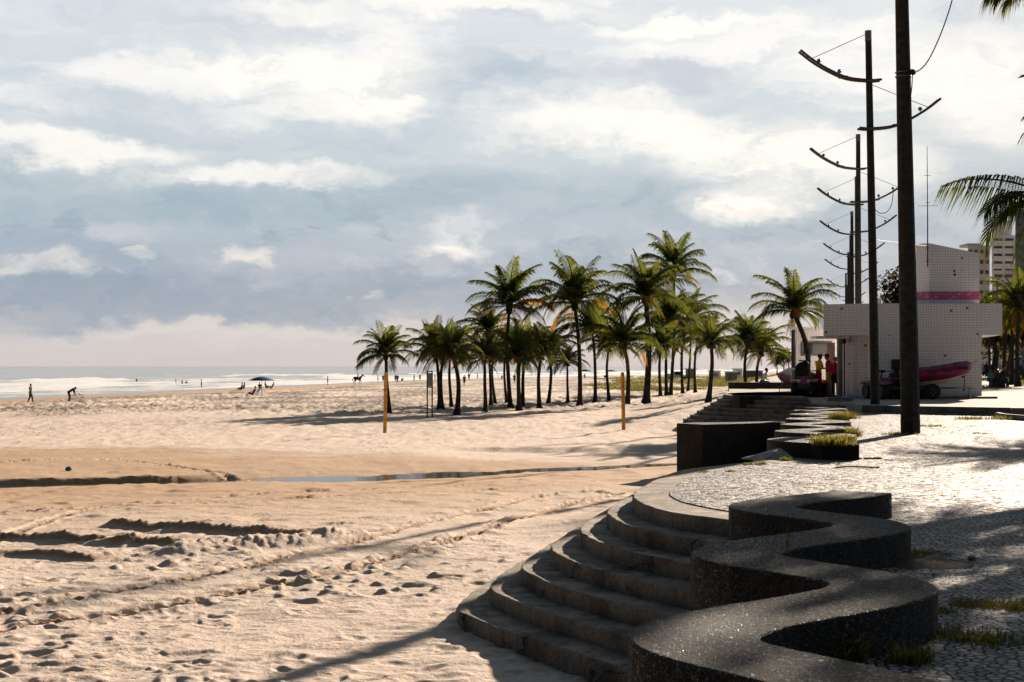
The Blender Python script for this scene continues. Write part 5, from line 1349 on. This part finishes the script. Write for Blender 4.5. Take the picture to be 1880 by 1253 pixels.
def rib_boat():
    d = 54.2; x0, x1 = xat(1648,d), xat(1783,d); L = x1-x0
    tr = thing('boat_trailer', 'low grey trailer carrying the red inflatable boat', 'trailer', ((x0+x1)/2-.35, d, .25), R(-90)); trailer(tr, 3.0, 1.0, (-.75,.1), .30)
    t = thing('inflatable_boat', 'dark red inflatable boat, bow raised to the right, on a trailer by the wall', 'boat', ((x0+x1)/2, d, .25), R(-90))
    def zl(y): return .78+.32*((y+L/2)/L)**1.6*1.0
    path = []
    for s in (1,):
        ys = np.linspace(-L/2, L/2-.62, 9)
        Rr = [V((.62, y, zl(y)+.16)) for y in ys]
        bow = [V((.62*math.cos(a), L/2-.62+.42*math.sin(a)+.0, zl(L/2-.62)+.16+.10*math.sin(a))) for a in np.linspace(.25, math.pi-.25, 9)]
        Lf = [V((-p.x, p.y, p.z)) for p in Rr[::-1]]
        path = Rr+bow+Lf
    n = len(path); rad = [.09]+[.20]*(n-2)+[.09]
    b = MB(); b.tube([path[0]+V((0,-.16,0))]+path+[path[-1]+V((0,-.16,0))], [.03]+rad+[.03], 12); tube = b.build('tube', M_REDT, t)
    g = MB(); 
    for s in (-1,1):
        for i in range(4): g.box((s*.815, -L/2+.5+i*.58, zl(-L/2+.5+i*.58)+.18), (.02,.36,.10))
    g.build('rub_patches', mat('dark wear patch', (.06,.012,.03), .7, .3), tube)
    r = MB()
    for s in (-1,1):
        for i in range(6):
            y = -L/2+.3+i*.42; r.tube(spline([(s*.66,y,zl(y)+.37),(s*.68,y+.21,zl(y)+.33),(s*.66,y+.42,zl(y+.42)+.37)], 3), .010, 5)
    r.build('grab_rope', M_BLACK, t)
    h = MB(); rings = []
    for y in np.linspace(-L/2+.05, L/2-.12, 9):
        u = (y+L/2)/L; w = .52*(1-max(0,(u-.62)/.38)**2)+.02; zt = zl(min(y, L/2-.5))+.06; kz = zt-.36*(1-max(0,(u-.55)/.45)**2.2)
        rings.append([V((-w,y,zt)), V((-w*.62,y,(zt+kz)/2-.03)), V((0,y,kz)), V((w*.62,y,(zt+kz)/2-.03)), V((w,y,zt)), V((0,y,zt+.01))])
    h.loft(rings); hl = h.build('hull', M_RED, t); kk = MB(); kk.loft([[V((r_[1].x*.98, r_[1].y, r_[1].z-.015)), V((0, r_[2].y, r_[2].z-.03)), V((r_[3].x*.98, r_[3].y, r_[3].z-.015)), V((0, r_[2].y, r_[2].z+.03))] for r_ in rings]); kk.build('keel', M_CREAM, hl)
    MB().box((0,-L/2+.1,zl(-L/2)+.15), (.9,.06,.42)).build('transom', M_RED, t)
    m = MB(); m.box((0,-L/2-.08,1.32), (.26,.32,.40)); m.box((0,-L/2-.05,.92), (.12,.16,.6)); m.build('outboard_motor', M_BLACK, t, bevel=.04)
    b = MB(); b.lathe([(.02,-.03),(.10,-.03),(.10,.03),(.02,.03)], 12, Matrix.Translation((.0,L*.5+.02,.92)) @ Matrix.Rotation(R(90),4,'Y')); b.build('winch', M_DARK, tr)
rib_boat()
def jet_ski():
    d = 63.6; x = xat(1466,d); tr = thing('jet_ski_trailer', 'black wheeled trailer under the pink and white jet ski', 'trailer', (x,d,.25), R(112)); trailer(tr, 2.2, 1.0, (-.2,), .27)
    t = thing('jet_ski', 'pink and white rescue jet ski, bow to the left, beside the red quad bike', 'jet ski', (x,d,.25), R(112)); t.scale = (.78,.78,.80); tr.scale = (.8,.8,.85)
    b = MB(); rings = []
    for y, w, z0, z1 in ((-1.3,.42,.62,.86),(-.8,.50,.52,.88),(-.2,.52,.48,.90),(.4,.46,.50,1.0),(.9,.30,.60,1.12),(1.25,.12,.80,1.20),(1.4,.03,.98,1.18)):
        rings.append([V((0,y,z0)), V((w*.8,y,z0+.10)), V((w,y,(z0+z1)/2)), V((w*.7,y,z1)), V((0,y,z1+.02)), V((-w*.7,y,z1)), V((-w,y,(z0+z1)/2)), V((-w*.8,y,z0+.10))])
    b.loft(rings); hull = b.build('hull', mat('pink white gelcoat', (.52,.26,.34), .3, .5, 0, .35, 2.2), t)
    k = MB(); k.loft([[V((-w,y,.9)), V((-w*.7,y,z)), V((w*.7,y,z)), V((w,y,.9))] for y, w, z in ((1.22,.10,1.22),(.9,.24,1.36),(.55,.27,1.50),(.30,.24,1.46),(.15,.20,1.2))]); k.build('hood', M_WHITE, t)
    k = MB(); k.loft([[V((-w,y,.86)), V((-w*.8,y,z)), V((w*.8,y,z)), V((w,y,.86))] for y, w, z in ((.15,.16,1.10),(-.3,.20,1.18),(-.8,.21,1.24),(-1.15,.18,1.15))]); k.build('seat', M_BLACK, t)
    k = MB(); k.tube([(0,.28,1.40),(0,.15,1.54)], .04, 8); k.tube([(-.38,.05,1.56),(-.1,.15,1.56),(.1,.15,1.56),(.38,.05,1.56)], .02, 8); k.build('handlebar', M_BLACK, t)
jet_ski()
b = MB(); b.ell((0,0,.30), (.30,.22,.34), 12, 9); b.ell((.18,0,.55), (.16,.14,.16), 10, 7); b.box((.05,0,.72), (.3,.05,.06)); b.tube([(-.2,0,.3),(-.1,0,.62),(.25,0,.70)], .03, 6)
tag(b.build('black_bag', BLK, loc=(xat(1474,61.6),61.9,1.02)), 'large black gear bag heaped behind the jet ski and quad bike', 'bag')
b = MB(); b.box((0,0,.19), (.62,.62,1.10))
tag(b.build('gear_crate', M_DARK, loc=(xat(1473,61.6),62.0,.62-.0), bevel=.02), 'dark crate under the black gear bag', 'crate')
# dark block seat with a teal bag at the right
b = MB(); b.box((0,0,.22), (.72,.7,.44)); b.box((-.30,0,.40), (.10,.7,.30))
tag(b.build('stone_block', M_WALL, loc=(xat(1830,83.3),83.3,.25), bevel=.02), 'dark block used as a seat right of the tiled building', 'block')
b = MB(); b.ell((0,0,.26), (.17,.17,.24), 12, 9); b.tube(spline([(-.08,0,.48),(0,0,.58),(.08,0,.48)], 4), .015, 6)
tag(b.build('round_bag', TEAL, loc=(xat(1819,83),83,.69)), 'teal round bag resting on the back of the dark block', 'bag')
def car(loc, rz, label, m1, h=1.48):
    t = thing('parked_car', label, 'car', loc, R(rz), 'cars behind the palms')
    b = MB(); rings = []
    for y, w, z0, z1 in ((-2.1,.78,.35,.85),(-1.9,.84,.25,.98),(-.9,.86,.22,1.0),(.6,.86,.22,.96),(1.5,.84,.24,.88),(2.0,.76,.30,.74),(2.12,.66,.38,.64)):
        rings.append([V((-w,y,z0)), V((-w*1.02,y,(z0+z1)/2)), V((-w*.94,y,z1)), V((w*.94,y,z1)), V((w*1.02,y,(z0+z1)/2)), V((w,y,z0))])
    b.loft(rings); b.build('body', m1, t)
    c = MB(); c.loft([[V((-w,y,.94)), V((-w*.80,y,z)), V((w*.80,y,z)), V((w,y,.94))] for y, w, z in ((-1.85,.74,1.0),(-1.35,.76,h),(-.2,.77,h+.02),(.35,.76,h-.03),(1.1,.72,.97))]); c.build('windows', M_GLASS, t)
    MB().box((0,-.55,h+.01), (1.12,1.3,.04)).build('roof', m1, t, bevel=.015)
    for sx in (-.78,.78):
        for sy in (-1.3,1.32): wheel(t, (sx,sy,.31), .31, .2)
        MB().ell((sx*.78,2.06,.66), (.14,.06,.08), 8, 6).build('headlight', M_LENS, t)
    return t
car((xat(1819,182),182,.25), 168, 'white car parked under the shady trees right of the building', M_WHITE)
car((xat(1805,176),176,.25), 175, 'dark car half hidden behind the building edge', M_DARK)
car((xat(1884,150),150,.25), 190, 'dark green van at the right picture edge', M_GREENM, 1.9)
def pickup():
    x, y, z = xat(1243,300), 300, float(zbase(xat(1243,300),300)); t = thing('pickup_truck', 'distant pale pickup truck on the beach beyond the twin tall palm stems', 'truck', (x,y,z), R(-80))
    b = MB(); b.box((0,0,.75), (1.7,4.6,.5)); b.box((0,-1.5,1.15), (1.7,1.6,.35)); b.build('body', M_WHITE, t, bevel=.08)
    b = MB(); b.loft([[V((-w,y_,1.0)), V((-w*.85,y_,z_)), V((w*.85,y_,z_)), V((w,y_,1.0))] for y_, w, z_ in ((-.7,.80,1.75),(.6,.80,1.78),(1.2,.76,1.05))]); b.build('cab', M_DARK, t)
    for sx in (-.75,.75):
        for sy in (-1.4,1.5): wheel(t, (sx,sy,.36), .36, .22)
pickup()
def kiosk(px, d, w, h, label, m1, roof=True):
    x = xat(px,d); z = float(zbase(x,d)); t = thing('beach_kiosk', label, 'kiosk', (x,d,z), .1, 'beach kiosks behind the palms')
    MB().box((0,0,h/2-.2), (w,w,h+.4)).build('wall', m1, t)
    MB().box((0,0,h+.09), (w*1.22,w*1.22,.16)).build('roof', M_PALE, t, bevel=.02)
    MB().box((.0,-w/2-.01,h*.55), (w*.5,.04,h*.35)).build('shutter', M_STEEL, t)
M_GREY = mat('grey board', (.16,.17,.18), .7, .3, 0, .2, 2)
kiosk(1342, 225, 1.55, 1.5, 'nearest grey box kiosk with flat roof on the dune plants', M_GREY)
kiosk(1354, 290, 1.6, 1.9, 'pale box kiosk just right behind the nearest grey kiosk', M_PALE)
kiosk(1382, 280, 3.2, 1.4, 'low wide kiosk between the two small palms', M_GREY)
kiosk(1268, 300, 1.8, 2.2, 'grey kiosk right of the distant pickup truck', M_GREY)
kiosk(1312, 320, 2.2, 1.6, 'small kiosk behind the slim palm by the distant steps', M_BEIGE)
